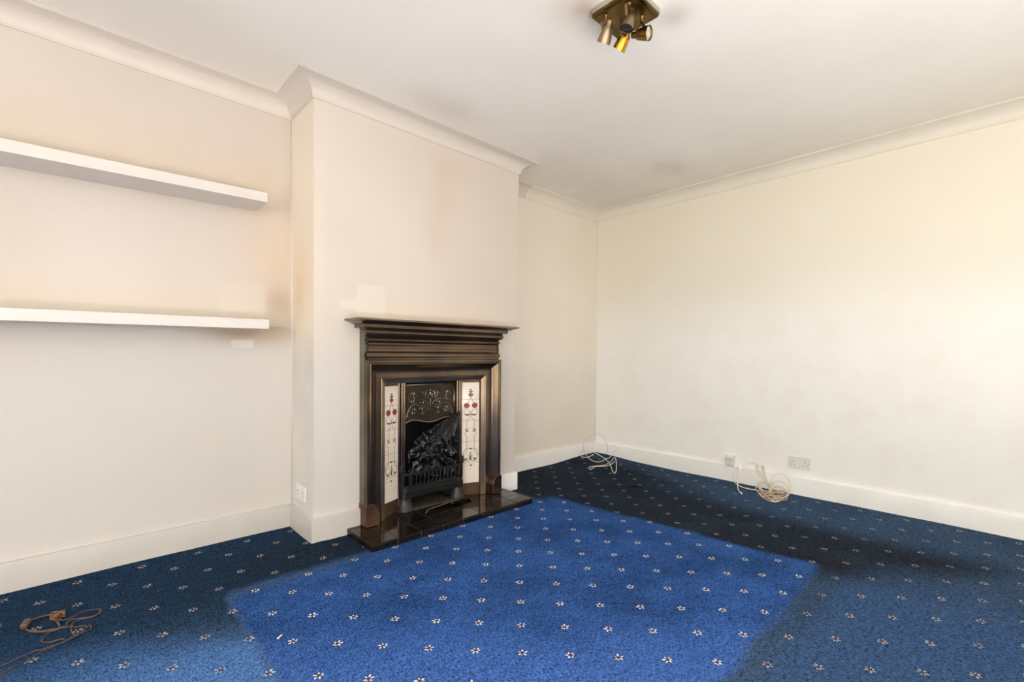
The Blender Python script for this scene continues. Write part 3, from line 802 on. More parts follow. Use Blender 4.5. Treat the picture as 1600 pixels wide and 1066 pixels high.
n = 16; top_, bot_ = [], []
for i in range(n+1):
    u_ = -.225+.45*i/n; t_ = abs(u_)/.225
    top_.append((u_, .168)); bot_.append((u_, .128-.018*max(0, t_-.75)/.25))
prism(bm, top_+bot_[::-1], lambda p_, q_, t_: L3(p_, t_-(.16-q_)*.15, q_), .010, .026)
finish(bm, 'ash_guard', M_grate, grate, bevel=0.002)
bm = bmesh.new(); fbox(bm, -.21, .21, -.045, .012, .166, .192)
finish(bm, 'fire_bed_edge', M_soot, grate)

# ------------------------------------------------------------------ ash pan cover lying on the hearth
a0, a1 = Vector((CX-.130, YC-.098, 0)), Vector((CX+.275, YC-.046, 0))
apc = thing('ash_pan_cover', ((a0+a1)/2+Vector((0, 0, ZT)))[:], 'thin black iron ash pan cover leaning loose on the hearth before the grate', 'grate cover')
ang = math.atan2(a1.y-a0.y, a1.x-a0.x); hl = (a1-a0).length/2
bm = bmesh.new()
pl = [(-hl, .004), (-hl*.97, .0005), (hl*.97, .0005), (hl, .004), (hl, .020), (hl*.93, .026), (hl*.25, .026), (hl*.14, .030), (-hl*.14, .030), (-hl*.25, .026), (-hl*.93, .026), (-hl, .020)]
prism(bm, pl, lambda p_, q_, t_: (p_, -q_*1.0+t_+.01, q_*.75+.0012+t_*.6), 0, .004)
o = finish(bm, 'cover_plate', M_grate, apc, bevel=0.001); 
bm = bmesh.new()
tube(bm, [(-hl-.014, -.024, .006), (-hl-.004, -.022, .010), (-hl+.01, -.018, .0215), (0, -.017, .0245), (hl-.005, -.017, .0215)], .0028, 8)
finish(bm, 'rim', M_ironhi, apc, smooth=True, label='bright worn rim')
bm = bmesh.new(); lathe(bm, [(0, .004), (.004, .0075), (.010, .0085), (.013, .006), (.0145, 0)], (hl*.05, -.014, .012), (0, -1, .2), 14)
finish(bm, 'knob', M_foot, apc, smooth=True)
apc.rotation_euler = (0, 0, ang)

# ------------------------------------------------------------------ black bag stuffed in the grate
bm = bmesh.new()
ap = Vector((.212, .645))
rim_ = [(.205, .60), (.10, .600), (.03, .560), (-.039, .522), (-.085, .508), (-.122, .502), (-.150, .475), (-.140, .420), (-.165, .405), (-.190, .415), (-.192, .36), (-.185, .29), (-.165, .235), (-.12, .225), (-.07, .222), (-.02, .22), (.03, .22), (.08, .22), (.13, .22), (.17, .225), (.198, .24)]
rim_ = rim_[1:]
rimc = catmull([Vector((a_, b_, 0)) for a_, b_ in rim_], 12)
NR = 90; NT = len(rimc); grid = []
for i, q in enumerate(rimc):
    col_ = []
    for j in range(NR+1):
        t_ = j/NR
        p2 = ap.lerp(Vector((q.x, q.y)), t_)
        th_ = i*.075
        rg = lambda f_, l_, sd_: 1-abs(noise.noise(Vector((th_*f_, t_*l_, sd_))))*2.6
        ridge = .55*rg(1.0, .8, 1)+.30*rg(2.3, 1.6, 2)+.22*rg(4.5, 3.0, 3)-.6
        amp = .020*min(1, .15+t_*1.5)
        w3 = Vector((p2.x+.5*noise.noise(Vector((p2.x*9, p2.y*9, 1)))*.06, p2.y, 0))
        cr = -abs(noise.noise(Vector((w3.x*20+w3.y*7, w3.y*11, 2))))*.055-abs(noise.noise(Vector((w3.x*38, w3.y*24, 7))))*.022+.018+abs(noise.noise(Vector((w3.x*90, w3.y*60, 4))))*.002
        k_ = min(1, max(0, (t_-.25)/.4))
        bulge = .008*(1-t_) - .010*math.sin(t_*PI) - .008*t_
        v_ = -.002+bulge+ridge*amp*(1-.55*k_)+cr*k_*1.1
        lo = -.012 if p2.y < .30 else .010
        v_ = min(v_, .012 if p2.y > .33 else .012-(.33-p2.y)/.04*.012 if p2.y > .29 else -.004+0*lo)
        if p2.y > hz(p2.x)-.006 and abs(p2.x) < .20: v_ = max(v_, hv+.012)
        if p2.x > .185: v_ = max(v_, -.004)
        col_.append(bm.verts.new((CX+p2.x, YC-v_, p2.y+.004*noise.noise(Vector((p2.x*30, p2.y*30, 9)))*k_)))
    grid.append(col_)
for i in range(NT-1):
    for j in range(NR): bm.faces.new((grid[i][j], grid[i+1][j], grid[i+1][j+1], grid[i][j+1]))
bmesh.ops.remove_doubles(bm, verts=bm.verts[:], dist=1e-6)
bag = finish(bm, 'plastic_bag', M_bag, smooth=True, label='crumpled shiny black plastic bag draped inside the fireplace opening', cat='bag')
sd_ = bag.modifiers.new('thickness', 'SOLIDIFY'); sd_.thickness = 0.0006; sd_.offset = -1

# ------------------------------------------------------------------ sockets
def socket(loc, rot, label, cat='socket'):
    """double 13 A outlet: plate 146 x 86; local x along the wall, y out of the wall"""
    t_ = thing('double_socket', loc, label, cat, 'double power sockets'); t_.rotation_euler = (0, 0, rot)
    bm = bmesh.new()
    n = 6; pl = []
    for cx_, cz_, a0_ in ((.068, .038, 0), (-.068, .038, 90), (-.068, -.038, 180), (.068, -.038, 270)):
        for k in range(n+1): a_ = math.radians(a0_+90*k/n); pl.append((cx_+.005*math.cos(a_), cz_+.005*math.sin(a_)))
    prism(bm, pl, lambda p_, q_, d_: (p_, d_, q_), 0.0005, .009)
    pt = finish(bm, 'faceplate', M_plastic, t_, bevel=0.002)
    for sx in (-1, 1):
        cx_ = sx*.040
        bm = bmesh.new(); bx(bm, cx_-.0025, cx_+.0025, .0088, .0094, -.001, .008)
        finish(bm, 'pin_hole', M_black, t_)
        for dx_ in (-.011, .011):
            bm = bmesh.new(); bx(bm, cx_+dx_-.0035, cx_+dx_+.0035, .0088, .0094, -.021, -.016)
            finish(bm, 'pin_hole', M_black, t_)
        bm = bmesh.new(); bx(bm, sx*.010-.0055, sx*.010+.0055, .008, .0125, .008, .026)
        finish(bm, 'rocker_switch', M_plastic, t_, bevel=0.0015)
        bm = bmesh.new(); lathe(bm, [(0, .0032), (.0006, .0032), (.0008, 0)], (sx*.060, .0088, -.002), (0, 1, 0), 10)
        finish(bm, 'screw', M_foot, t_)
    return t_
socket((XB, 1.045, .2445), PI/2, 'white double power socket on the right wall beside the cable coil')
socket((X1, 2.772, .236), PI/2, 'white double power socket low on the left side of the chimney breast')

# ------------------------------------------------------------------ telephone box on the right wall
pb = thing('telephone_box', (XB, 1.5415, .173), 'small white cable junction box just above the right skirting', 'junction box')
pb.rotation_euler = (0, 0, PI/2)
bm = bmesh.new()
prism(bm, [(0, -.046), (.030, -.046), (.033, -.040), (.034, .0), (.034, .030), (.030, .042), (.022, .046), (0, .046)], lambda p_, q_, t_: (t_, p_, q_), -.034, .034)
finish(bm, 'casing', M_plastic2, pb, bevel=0.003)
bm = bmesh.new(); bx(bm, -.030, .030, .0325, .0346, .012, .014)
finish(bm, 'cover_seam', M_foot, pb)
for dx_ in (-.010, .012):
    bm = bmesh.new(); bx(bm, dx_-.006, dx_+.006, .0325, .0347, -.034, -.0315)
    finish(bm, 'port', M_foot, pb)

# ------------------------------------------------------------------ cables
D = {'box_front': [(3.9319, 1.5724, 0.219), (3.9319, 1.5081, 0.2192), (3.9319, 1.5115, 0.1271), (3.9319, 1.5761, 0.1311)],
 'brown_a': [(-0.14, 2.5499, 0.006), (-0.1248, 2.552, 0.006), (-0.1083, 2.5572, 0.006), (-0.0863, 2.5519, 0.006), (-0.0712, 2.5356, 0.006), (-0.0609, 2.5139, 0.006), (-0.0629, 2.4914, 0.006),
             (-0.0725, 2.4923, 0.006), (-0.0755, 2.5151, 0.006), (-0.066, 2.5226, 0.006), (-0.0533, 2.5029, 0.006), (-0.0552, 2.4725, 0.006), (-0.0623, 2.4672, 0.006), (-0.0571, 2.4468, 0.006),
             (-0.0543, 2.4211, 0.006)],
 'brown_b': [(-0.1499, 2.498, 0.004), (-0.1388, 2.4604, 0.004), (-0.1148, 2.4311, 0.004), (-0.0913, 2.4133, 0.004), (-0.0681, 2.4098, 0.004), (-0.0445, 2.4031, 0.004), (-0.0254, 2.3978, 0.004),
             (-0.0133, 2.3807, 0.004), (0.0084, 2.3722, 0.004), (0.0193, 2.3584, 0.004)],
 'brown_c': [(-0.1514, 2.5046, 0.005), (-0.1367, 2.4628, 0.005), (-0.115, 2.4364, 0.005), (-0.0916, 2.4216, 0.005), (-0.0729, 2.4164, 0.005), (-0.0492, 2.4037, 0.005), (-0.0678, 2.3984, 0.005),
             (-0.086, 2.3894, 0.005), (-0.0953, 2.366, 0.005), (-0.0981, 2.3394, 0.005), (-0.086, 2.3215, 0.005), (-0.0702, 2.3118, 0.005), (-0.0523, 2.3126, 0.005), (-0.0385, 2.3049, 0.005)],
 'brown_d': [(-0.0654, 2.4961, 0.005), (-0.0504, 2.4728, 0.005), (-0.0259, 2.4704, 0.005), (-0.006, 2.485, 0.005), (0.0145, 2.4958, 0.005), (0.0377, 2.4916, 0.005), (0.066, 2.4675, 0.005),
             (0.056, 2.4359, 0.005), (0.034, 2.4295, 0.005), (0.0089, 2.4402, 0.005), (-0.0209, 2.4538, 0.005), (-0.0342, 2.4398, 0.005), (-0.0351, 2.4135, 0.005), (-0.0518, 2.4135, 0.005)],
 'brown_e': [(0.0608, 2.468, 0.005), (0.0547, 2.4355, 0.005), (0.034, 2.4255, 0.005), (0.0139, 2.4301, 0.005), (-0.006, 2.4299, 0.005), (-0.0183, 2.4174, 0.005), (-0.0217, 2.3861, 0.005),
             (-0.0215, 2.3486, 0.005), (-0.0132, 2.3135, 0.005), (-0.0015, 2.3085, 0.005), (0.0152, 2.3151, 0.005), (0.031, 2.3265, 0.005), (0.0303, 2.3576, 0.005), (0.0191, 2.3449, 0.005),
             (0.0081, 2.3216, 0.005), (-0.0062, 2.302, 0.005), (-0.0292, 2.2866, 0.005), (-0.0472, 2.2791, 0.005), (-0.0693, 2.2773, 0.005), (-0.091, 2.2762, 0.005), (-0.1125, 2.2797, 0.005),
             (-0.1372, 2.2707, 0.005), (-0.1628, 2.2575, 0.005), (-0.1801, 2.2496, 0.005), (-0.1971, 2.2419, 0.005), (-0.2188, 2.229, 0.005)],
 'brown_f': [(-0.0015, 2.3129, 0.003), (-0.0109, 2.3107, 0.003), (-0.0293, 2.2959, 0.003), (-0.0473, 2.2863, 0.003), (-0.0671, 2.2762, 0.003), (-0.101, 2.2587, 0.003), (-0.131, 2.2324, 0.003),
             (-0.1597, 2.2116, 0.003), (-0.1909, 2.1907, 0.003), (-0.2157, 2.1757, 0.003)],
 'brown_plug': [(-0.1516, 2.489, 0.012), (-0.1426, 2.5345, 0.012)],
 'coil_big': [(3.7266, 1.1639, 0.1032), (3.728, 1.1638, 0.1457), (3.7391, 1.1538, 0.1647), (3.7599, 1.1347, 0.1782), (3.784, 1.112, 0.177), (3.8045, 1.0923, 0.1607), (3.8214, 1.0754, 0.1279),
              (3.8296, 1.0664, 0.0855), (3.8275, 1.067, 0.0382), (3.81, 1.0825, 0.005), (3.7413, 1.0835, 0.005), (3.6709, 1.0876, 0.005), (3.6261, 1.0988, 0.005), (3.6167, 1.1167, 0.005),
              (3.6414, 1.1627, 0.005), (3.721, 1.2238, 0.005), (3.8039, 1.2788, 0.005), (3.8648, 1.3146, 0.005), (3.9014, 1.3148, 0.0232), (3.9355, 1.3173, 0.0416), (3.9359, 1.2871, 0.0555),
              (3.9359, 1.2545, 0.0522), (3.9359, 1.2268, 0.0405), (3.9359, 1.2043, 0.0553)],
 'coil_box1': [(3.9359, 1.4819, 0.1414), (3.9349, 1.4971, 0.1097), (3.9299, 1.5123, 0.0706), (3.9249, 1.5112, 0.0347), (3.9032, 1.4831, 0.005), (3.8556, 1.4351, 0.005), (3.8268, 1.3759, 0.005),
               (3.8318, 1.3256, 0.005), (3.8508, 1.3042, 0.005)],
 'coil_box2': [(3.9359, 1.4753, 0.14), (3.9349, 1.478, 0.1133), (3.9299, 1.4786, 0.0825), (3.9249, 1.4744, 0.0422), (3.8818, 1.4526, 0.0129), (3.8444, 1.426, 0.005), (3.8162, 1.3578, 0.005),
               (3.825, 1.3046, 0.005)],
 'coil_d1': [(3.845, 1.2891, 0.0544), (3.8431, 1.2905, 0.0395), (3.8626, 1.2711, 0.005), (3.7774, 1.2157, 0.005), (3.6967, 1.1633, 0.005), (3.6361, 1.1186, 0.005), (3.6567, 1.1041, 0.005),
             (3.7173, 1.1248, 0.005), (3.7776, 1.1629, 0.005), (3.817, 1.2018, 0.005), (3.8593, 1.2516, 0.005), (3.8317, 1.2704, 0.0311), (3.8166, 1.2769, 0.0425), (3.8225, 1.2622, 0.005),
             (3.722, 1.202, 0.005), (3.6672, 1.1496, 0.005), (3.6755, 1.1225, 0.005), (3.7348, 1.1495, 0.005), (3.7572, 1.1915, 0.005), (3.8157, 1.2463, 0.005), (3.8845, 1.297, 0.005),
             (3.8719, 1.3024, 0.0264), (3.8702, 1.2977, 0.0529), (3.8829, 1.2789, 0.0645), (3.9026, 1.2529, 0.0512), (3.9257, 1.2232, 0.0232), (3.9359, 1.2034, 0.0056), (3.8428, 1.1789, 0.005),
             (3.8422, 1.2009, 0.005), (3.846, 1.1981, 0.0294), (3.8638, 1.1816, 0.0393)],
 'coil_d2': [(3.8471, 1.3075, 0.005), (3.772, 1.2634, 0.005), (3.6872, 1.2125, 0.005), (3.6369, 1.157, 0.005), (3.6247, 1.1192, 0.005), (3.6802, 1.0987, 0.005), (3.7821, 1.0871, 0.005),
             (3.9093, 1.0982, 0.005), (3.9359, 1.1148, 0.0154), (3.9359, 1.1588, 0.0155), (3.9359, 1.2035, 0.0105), (3.864, 1.2034, 0.005), (3.7518, 1.1549, 0.005), (3.7262, 1.1169, 0.005),
             (3.7921, 1.0985, 0.005), (3.8803, 1.1028, 0.005), (3.9132, 1.1171, 0.0243), (3.921, 1.1548, 0.039), (3.9318, 1.1891, 0.0344), (3.9359, 1.217, 0.0075), (3.8677, 1.2001, 0.005)],
 'coil_hook': [(3.9569, 1.2858, 0.1664), (3.9359, 1.2772, 0.1512), (3.9349, 1.2797, 0.1256), (3.9249, 1.282, 0.1016), (3.9149, 1.2618, 0.0672), (3.9359, 1.2405, 0.0426), (3.9359, 1.2036, 0.0155),
               (3.9197, 1.1537, 0.005)],
 'coil_plug': [(3.6488, 1.3409, 0.005), (3.7115, 1.3831, 0.005), (3.7127, 1.3937, 0.0372), (3.7213, 1.3978, 0.0845), (3.7389, 1.3934, 0.1321), (3.7655, 1.3803, 0.1751), (3.7994, 1.36, 0.2009),
               (3.8368, 1.3357, 0.2069), (3.8742, 1.3109, 0.1929), (3.9078, 1.289, 0.1587), (3.9342, 1.2736, 0.1117), (3.9359, 1.2548, 0.0698), (3.9359, 1.2383, 0.0431), (3.9359, 1.2173, 0.0225),
               (3.8459, 1.1976, 0.005), (3.7159, 1.1869, 0.005)],
 'coil_r1': [(3.8528, 1.2133, 0.005), (3.8683, 1.2052, 0.0333), (3.8979, 1.1834, 0.0471), (3.9311, 1.1579, 0.0438), (3.9359, 1.1238, 0.0306), (3.9359, 1.1104, 0.0164), (3.9236, 1.1285, 0.005),
             (3.9123, 1.1604, 0.005), (3.9359, 1.1944, 0.0051), (3.9359, 1.2173, 0.0225), (3.9359, 1.2353, 0.0085), (3.851, 1.2149, 0.005), (3.7877, 1.1748, 0.005), (3.7577, 1.1394, 0.005),
             (3.7693, 1.1087, 0.005), (3.8412, 1.0958, 0.005), (3.9359, 1.1016, 0.0086), (3.9359, 1.1088, 0.0462), (3.9359, 1.1334, 0.0752), (3.9359, 1.1689, 0.0826), (3.9359, 1.2046, 0.0702),
             (3.9359, 1.227, 0.0505), (3.9359, 1.2494, 0.0256)],
 'coil_up': [(3.9549, 1.3406, 0.172), (3.9349, 1.3299, 0.1465), (3.9299, 1.3003, 0.1174), (3.9249, 1.2748, 0.0929), (3.9149, 1.248, 0.065), (3.9091, 1.2182, 0.0375), (3.8635, 1.2257, 0.005)],
 'coil_up2': [(3.9549, 1.3331, 0.158), (3.9349, 1.3378, 0.1348), (3.9299, 1.3142, 0.1045), (3.9249, 1.2839, 0.081), (3.9298, 1.257, 0.0453), (3.9359, 1.2216, 0.0065)],
 'corner_a': [(3.7945, 2.8377, 0.005), (3.7375, 2.8305, 0.005), (3.6817, 2.8234, 0.005), (3.6732, 2.8586, 0.005), (3.645, 2.8609, 0.0352), (3.6291, 2.8519, 0.0724), (3.6303, 2.8265, 0.1002),
              (3.6398, 2.7926, 0.109), (3.6559, 2.7522, 0.099), (3.6716, 2.7119, 0.0868), (3.6904, 2.6685, 0.0655), (3.7089, 2.6253, 0.0398), (3.7203, 2.5884, 0.005), (3.5945, 2.4738, 0.005),
              (3.4858, 2.3832, 0.005), (3.4282, 2.3235, 0.005), (3.4821, 2.3443, 0.0088), (3.5297, 2.3719, 0.0432), (3.5718, 2.4046, 0.0743), (3.6096, 2.4408, 0.0909), (3.6455, 2.4784, 0.0859),
              (3.6725, 2.523, 0.0424), (3.6992, 2.5682, 0.005), (3.5968, 2.5449, 0.005), (3.4986, 2.5823, 0.005), (3.4502, 2.6007, 0.005), (3.3924, 2.5687, 0.005), (3.3788, 2.5412, 0.005),
              (3.4411, 2.5611, 0.005), (3.4949, 2.5686, 0.005), (3.563, 2.5209, 0.005), (3.6308, 2.515, 0.005), (3.7073, 2.5356, 0.005), (3.7791, 2.563, 0.005)],
 'corner_b': [(3.8948, 2.5933, 0.1221), (3.881, 2.6063, 0.1196), (3.8634, 2.6218, 0.0862), (3.8389, 2.6436, 0.0433), (3.8074, 2.6721, 0.005), (3.6877, 2.6431, 0.005), (3.6332, 2.6596, 0.005),
              (3.6336, 2.7168, 0.005), (3.701, 2.8204, 0.005), (3.7715, 2.9049, 0.0068), (3.743, 2.9049, 0.0624), (3.732, 2.9049, 0.1079), (3.753, 2.9049, 0.154), (3.8301, 2.922, 0.1865),
              (3.871, 2.8983, 0.2147), (3.9118, 2.8741, 0.2242), (3.9526, 2.8493, 0.2119), (3.9569, 2.8099, 0.182), (3.9359, 2.7707, 0.1407), (3.9359, 2.7553, 0.0939), (3.9359, 2.7577, 0.0591),
              (3.9359, 2.7719, 0.0297)],
 'feet': [(1.6379, 1.181, 2.4733), (1.6488, 1.0763, 2.4733), (1.7405, 1.0823, 2.4733), (1.7613, 1.197, 2.4733)],
 'hook': (3.9649, 1.2894, 0.167),
 'scrap': [(0.5343, 1.7984, 0.005)],
 'spots': {'s1': ((1.649, 1.1673, 2.4373), (1.6459, 1.1982, 2.3723)),
           's2': ((1.6603, 1.0651, 2.4323), (1.6585, 1.0948, 2.3873)),
           's3': ((1.7325, 1.1384, 2.4173), (1.7094, 1.1655, 2.3573)),
           's4': ((1.7393, 1.0929, 2.4223), (1.7683, 1.054, 2.4023))},
 'st_alcove': {'below': (0.6688, 2.9339, 1.1597),
               'brown': (0.8447, 2.9339, 1.2897),
               'filler': (0.6813, 2.9339, 1.1027),
               'orange': (0.8524, 2.9339, 1.6075),
               'shelfend': (0.8361, 2.9339, 1.9563),
               'white': (0.7014, 2.9339, 1.3517)},
 'st_ceil': {'c1': (2.7972, 2.5411, 2.5073),
             'c2': (3.3789, 1.8269, 2.5073),
             'c3': (3.4552, 2.5165, 2.5073),
             'c4': (3.8572, 0.8586, 2.5073),
             'c5': (1.6099, 2.2809, 2.5073),
             'l1': (1.6166, 1.2831, 2.5073),
             'l2': (1.8652, 1.0281, 2.5073)},
 'st_front': {'b1': (1.801, 2.5832, 2.1225),
              'b2': (1.7267, 2.5832, 1.8121),
              'b3': (1.8255, 2.5832, 2.3411),
              'wA0': (1.1831, 2.5832, 1.4468),
              'wA1': (1.3654, 2.5832, 1.277),
              'wB0': (1.0853, 2.5832, 1.3497),
              'wB1': (1.1872, 2.5832, 1.3103)},
 'st_side': {'brown': (0.9449, 2.8049, 1.3516), 'orange': (0.9449, 2.7626, 1.4869), 'top': (0.9449, 2.7807, 2.1087)}}
def settle(P, r):   # keep on or above the carpet
    return [Vector((p_.x, p_.y, max(p_.z, floor_h(p_.x, p_.y)+r))) for p_ in P]
def cable(bm, key, r, sub=6, wob=0):
    P = catmull(D[key], sub)
    if wob: P = [p_+Vector((noise.noise(p_*60), noise.noise(p_*60+Vector((9, 0, 0))), 0))*wob for p_ in P]
    tube(bm, settle(P, r), r, 8)
def origin_to(o, p):
    v_ = Vector(p); o.data.transform(Matrix.Translation(-v_)); o.location = v_
# cable in the far corner
bm = bmesh.new(); cable(bm, 'corner_a', .0033); cable(bm, 'corner_b', .0033)
ca = finish(bm, 'loose_cable', M_cable, smooth=True, label='cream cable standing in open loops in the far room corner', cat='cable')
origin_to(ca, (3.75, 2.75, 0.0))
bm = bmesh.new(); e0, e1 = [Vector(q) for q in D['corner_a'][:2]]; dd = (e0-e1).normalized()
lathe(bm, [(-.004, .0045), (.010, .0055), (.018, .0050), (.019, 0)], settle([e0], .006)[0]-ca.location, dd, 12)
finish(bm, 'plug', M_plastic, ca, smooth=True, label='white plug at the cable end')
# tangled coil below the sockets
bm = bmesh.new()
for k in ('coil_box1', 'coil_box2', 'coil_hook', 'coil_up', 'coil_up2'): cable(bm, k, .0025)
for k in ('coil_big', 'coil_plug'): cable(bm, k, .0032)
cc = finish(bm, 'coiled_cable', M_cable, smooth=True, label='tangled coil of cream cable on the carpet below the right wall sockets', cat='cable')
origin_to(cc, (3.72, 1.17, 0))
bm = bmesh.new()
for k in ('coil_r1', 'coil_d1', 'coil_d2'): cable(bm, k, .0031)
o = finish(bm, 'cable_loop', M_cable, smooth=True); child(o, cc)
bm = bmesh.new()
rnd = random.Random(4)
for k in range(5):
    cx_, cy_ = 3.745+rnd.uniform(-.04, .05), 1.165+rnd.uniform(-.05, .05)
    ra, rb, ph, tl = rnd.uniform(.045, .075), rnd.uniform(.06, .10), rnd.uniform(0, PI), rnd.uniform(-.3, .3)
    P = []
    for i in range(26):
        a_ = 2*PI*i/24+rnd.uniform(-.02, .02)
        u_, v_ = ra*math.cos(a_), rb*math.sin(a_)
        x = cx_+u_*math.cos(ph)-v_*math.sin(ph); y = cy_+u_*math.sin(ph)+v_*math.cos(ph)
        P.append(Vector((min(x, XB-ST-.008), y, .008+.004*k+.012*(1+math.sin(a_*1+k))*abs(tl)*3)))
    tube(bm, settle(P, .003), .003, 8)
o = finish(bm, 'cable_loop', M_cabled, smooth=True, label='yellowed inner loops'); child(o, cc)
bm = bmesh.new(); e0, e1 = [Vector(q) for q in D['coil_plug'][:2]]; dd = (e0-e1).normalized()
lathe(bm, [(-.022, .0040), (-.018, .0060), (.0, .0065), (.008, .0050), (.009, 0)], settle([e0], .007)[0], dd, 12)
o = finish(bm, 'plug', M_plastic, smooth=True, label='white plug at the cable end'); child(o, cc)
bm = bmesh.new(); hk = Vector((XB, 1.289, .158))
tube(bm, catmull([hk+Vector((0, .012, .004)), hk+Vector((-.010, .009, .014)), hk+Vector((-.012, 0, .016)), hk+Vector((-.012, -.005, .006)), hk+Vector((-.012, -.003, -.012))], 5), .0048, 10)
o = finish(bm, 'wall_clip', M_plastic2, smooth=True, label='white clip where the cable leaves the wall'); child(o, cc)
# brown flex on the left
bm = bmesh.new()
for k in ('brown_b', 'brown_c', 'brown_d', 'brown_e', 'brown_f'): cable(bm, k, .0021, 6, .0012)
cable(bm, 'brown_a', .0034)
bf = finish(bm, 'brown_flex', M_brown, smooth=True, label='thin brown flex lying tangled on the carpet below the shelves', cat='cable')
origin_to(bf, (.05, 1.95, 0))
bm = bmesh.new(); p0, p1 = [Vector(q) for q in D['brown_plug']]; p0.z = p1.z = .013
dd = (p1-p0); L_ = dd.length
lathe(bm, [(-.002, .006), (0, .0105), (.006, .0125), (L_*.5, .0125), (L_*.52, .0115), (L_*.6, .0125), (L_-.004, .0120), (L_, .008), (L_+.002, 0)], p0, dd, 18)
o = finish(bm, 'inline_plug', M_brown, autos=40, label='stubby brown inline plug'); child(o, bf)
bm = bmesh.new(); kc = Vector(D['brown_a'][5]); kc.z = .014
P = []
for i in range(60):
    a_ = i*.62; P.append(kc+Vector((.020*math.sin(a_*1.07+1), .016*math.sin(a_*1.63), .008*math.sin(a_*.7))))
tube(bm, catmull(P, 3), .0024, 7)
o = finish(bm, 'knot', M_knot, smooth=True, label='frayed yellow-brown knot'); child(o, bf)
# scrap on the carpet
sp = Vector(D['scrap'][0])
bm = bmesh.new(); bx(bm, -.012, .012, -.003, .003, .001, .004, Matrix.Rotation(math.radians(35), 4, 'Z'))
for v_ in bm.verts: v_.co.z += .002*abs(v_.co.x)/.012
o = finish(bm, 'paper_scrap', M_litter, bevel=.0008, label='tiny white scrap lying on the bright blue carpet left of centre', cat='litter'); o.location = (sp.x, sp.y, floor_h(sp.x, sp.y))

# ------------------------------------------------------------------ ceiling spotlight cluster
PCX, PCY = 1.703, 1.130
cl = thing('ceiling_spotlight', (PCX, PCY, ZC), 'square antique brass ceiling light with four adjustable spots', 'ceiling light')
def W2(p): return Vector(p)-Vector((PCX, PCY, ZC))
def rsq(h_, c_, n=4):
    pl = []
    for sx, sy, a0_ in ((1, 1, 0), (-1, 1, 90), (-1, -1, 180), (1, -1, 270)):
        for k in range(n+1): a_ = math.radians(a0_+90*k/n); pl.append((sx*(h_-c_)+c_*math.cos(a_), sy*(h_-c_)+c_*math.sin(a_)))
    return pl
bm = bmesh.new(); prism(bm, rsq(.106, .014), lambda p_, q_, t_: (p_, q_, t_), -.0235, -.0005)
finish(bm, 'plate_rim', M_edge, cl, bevel=.002, label='pale metal rim of the plate')
bm = bmesh.new(); prism(bm, rsq(.103, .014), lambda p_, q_, t_: (p_, q_, t_), -.031, -.0235)
finish(bm, 'base_plate', M_brass, cl, bevel=.003)
bm = bmesh.new(); prism(bm, rsq(.088, .010), lambda p_, q_, t_: (p_, q_, t_), -.034, -.031)
finish(bm, 'base_panel', M_brass, cl, bevel=.0012)
SPOT = [('s1', M_brassp, (1.638, 1.181), False), ('s2', M_brassp, (1.649, 1.076), False), ('s3', M_brassg, (1.752, 1.180), False), ('s4', M_brass, (1.752, 1.080), True)]
SAX = {'s1': (.26, .60, -.80), 's2': (-.22, .20, -1), 's3': (.10, .78, -.80), 's4': (.12, -.95, -.27)}
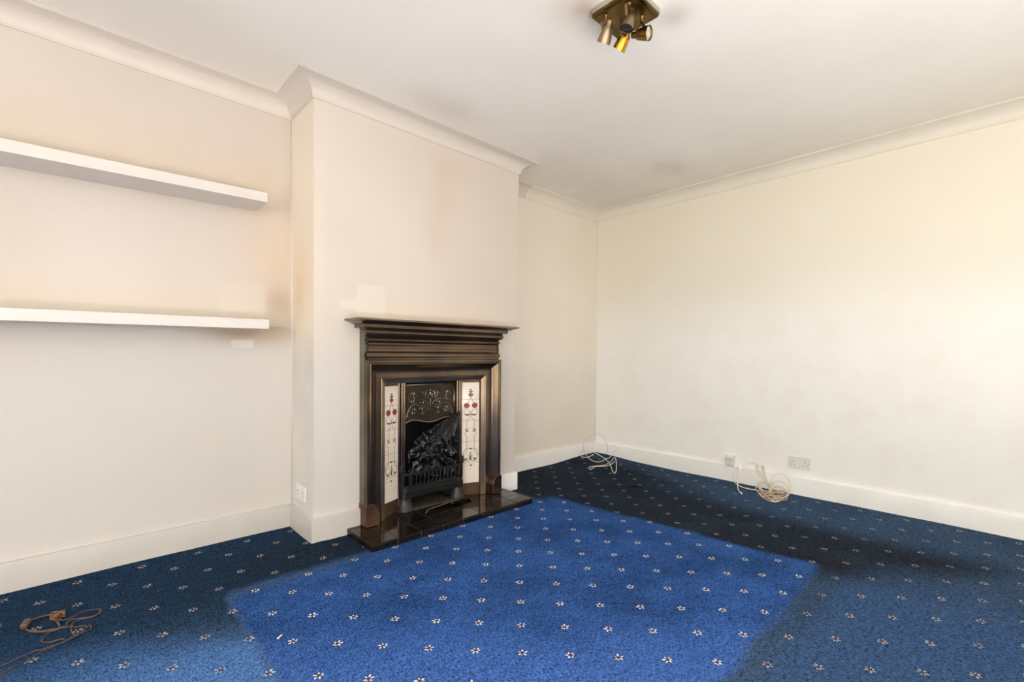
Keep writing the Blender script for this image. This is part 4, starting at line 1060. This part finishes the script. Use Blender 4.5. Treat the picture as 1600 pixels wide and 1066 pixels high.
for key, mat, ft, lit in SPOT:
    b_ = W2(D['spots'][key][1])
    ax = Vector(SAX[key]).normalized(); Ls = .082; mouth = b_; tip = mouth-ax*Ls
    bm = bmesh.new()
    lathe(bm, [(0, .0), (.001, .011), (.004, .0125), (.020, .0135), (.023, .0165), (.027, .0195), (.042, .0228), (Ls*.75, .0268), (Ls-.002, .0285), (Ls, .0290), (Ls, .0275), (Ls-.006, .0265), (Ls*.6, .021), (.034, .012), (.033, 0)], tip, ax, 28, cap=False)
    sp_ = finish(bm, 'spot_head', mat, cl, autos=50)
    bm = bmesh.new(); lathe(bm, [(Ls-.010, .0), (Ls-.0098, .010), (Ls-.008, .020), (Ls-.004, .0255), (Ls-.007, .0262), (Ls-.012, .022), (Ls-.013, 0)], tip, ax, 24, cap=False)
    finish(bm, 'lamp', M_lampglass if lit else M_foot, sp_, smooth=True)
    # U bracket from the plate to the two sides of the neck
    foot = Vector((ft[0]-PCX, ft[1]-PCY, -.034)); hinge = tip+ax*.034
    side = ax.cross(Vector((0, 0, 1)))
    if side.length < .3: side = Vector((1, 0, 0))
    side.normalize(); m_ = ironmat
    bm = bmesh.new()
    top_ = Vector((foot.x, foot.y, min(-.046, hinge.z+.03)))
    for sg in (-1, 1):
        p_ = [top_+side*sg*.004, top_+side*sg*.023, hinge+side*sg*.0225]
        d_ = (p_[2]-p_[1]).normalized(); wv = d_.cross(side).normalized()*.0055
        for (q0, q1, off) in ((p_[1], p_[2], side*sg*.0018),):
            vs = [q0-wv, q0+wv, q1+wv, q1-wv]
            A_ = [bm.verts.new(v_) for v_ in vs]; B_ = [bm.verts.new(v_+off) for v_ in vs]
            bm.faces.new(A_); bm.faces.new(B_[::-1])
            for i in range(4): bm.faces.new((A_[i], B_[i], B_[(i+1) % 4], A_[(i+1) % 4]))
        lathe(bm, [(0, .0045), (.0035, .0045), (.004, 0)], hinge+side*sg*.0225, side*sg, 12)
    vs0 = top_-side*.0245; vs1 = top_+side*.0245; wv = Vector((side.y, -side.x, 0)).normalized()*.0055
    A_ = [bm.verts.new(v_) for v_ in (vs0-wv, vs0+wv, vs1+wv, vs1-wv)]; B_ = [bm.verts.new(v_+Vector((0, 0, .002))) for v_ in (vs0-wv, vs0+wv, vs1+wv, vs1-wv)]
    bm.faces.new(A_); bm.faces.new(B_[::-1])
    for i in range(4): bm.faces.new((A_[i], B_[i], B_[(i+1) % 4], A_[(i+1) % 4]))
    finish(bm, 'bracket', M_brassp if not lit else M_brass, cl, autos=40)
    bm = bmesh.new(); lathe(bm, [(0, .010), (.002, .0085), (max(.004, -.034-top_.z), .006), (max(.006, -.034-top_.z+.002), 0)], foot, (0, 0, -1), 16)
    finish(bm, 'swivel', M_brass, cl, autos=40)
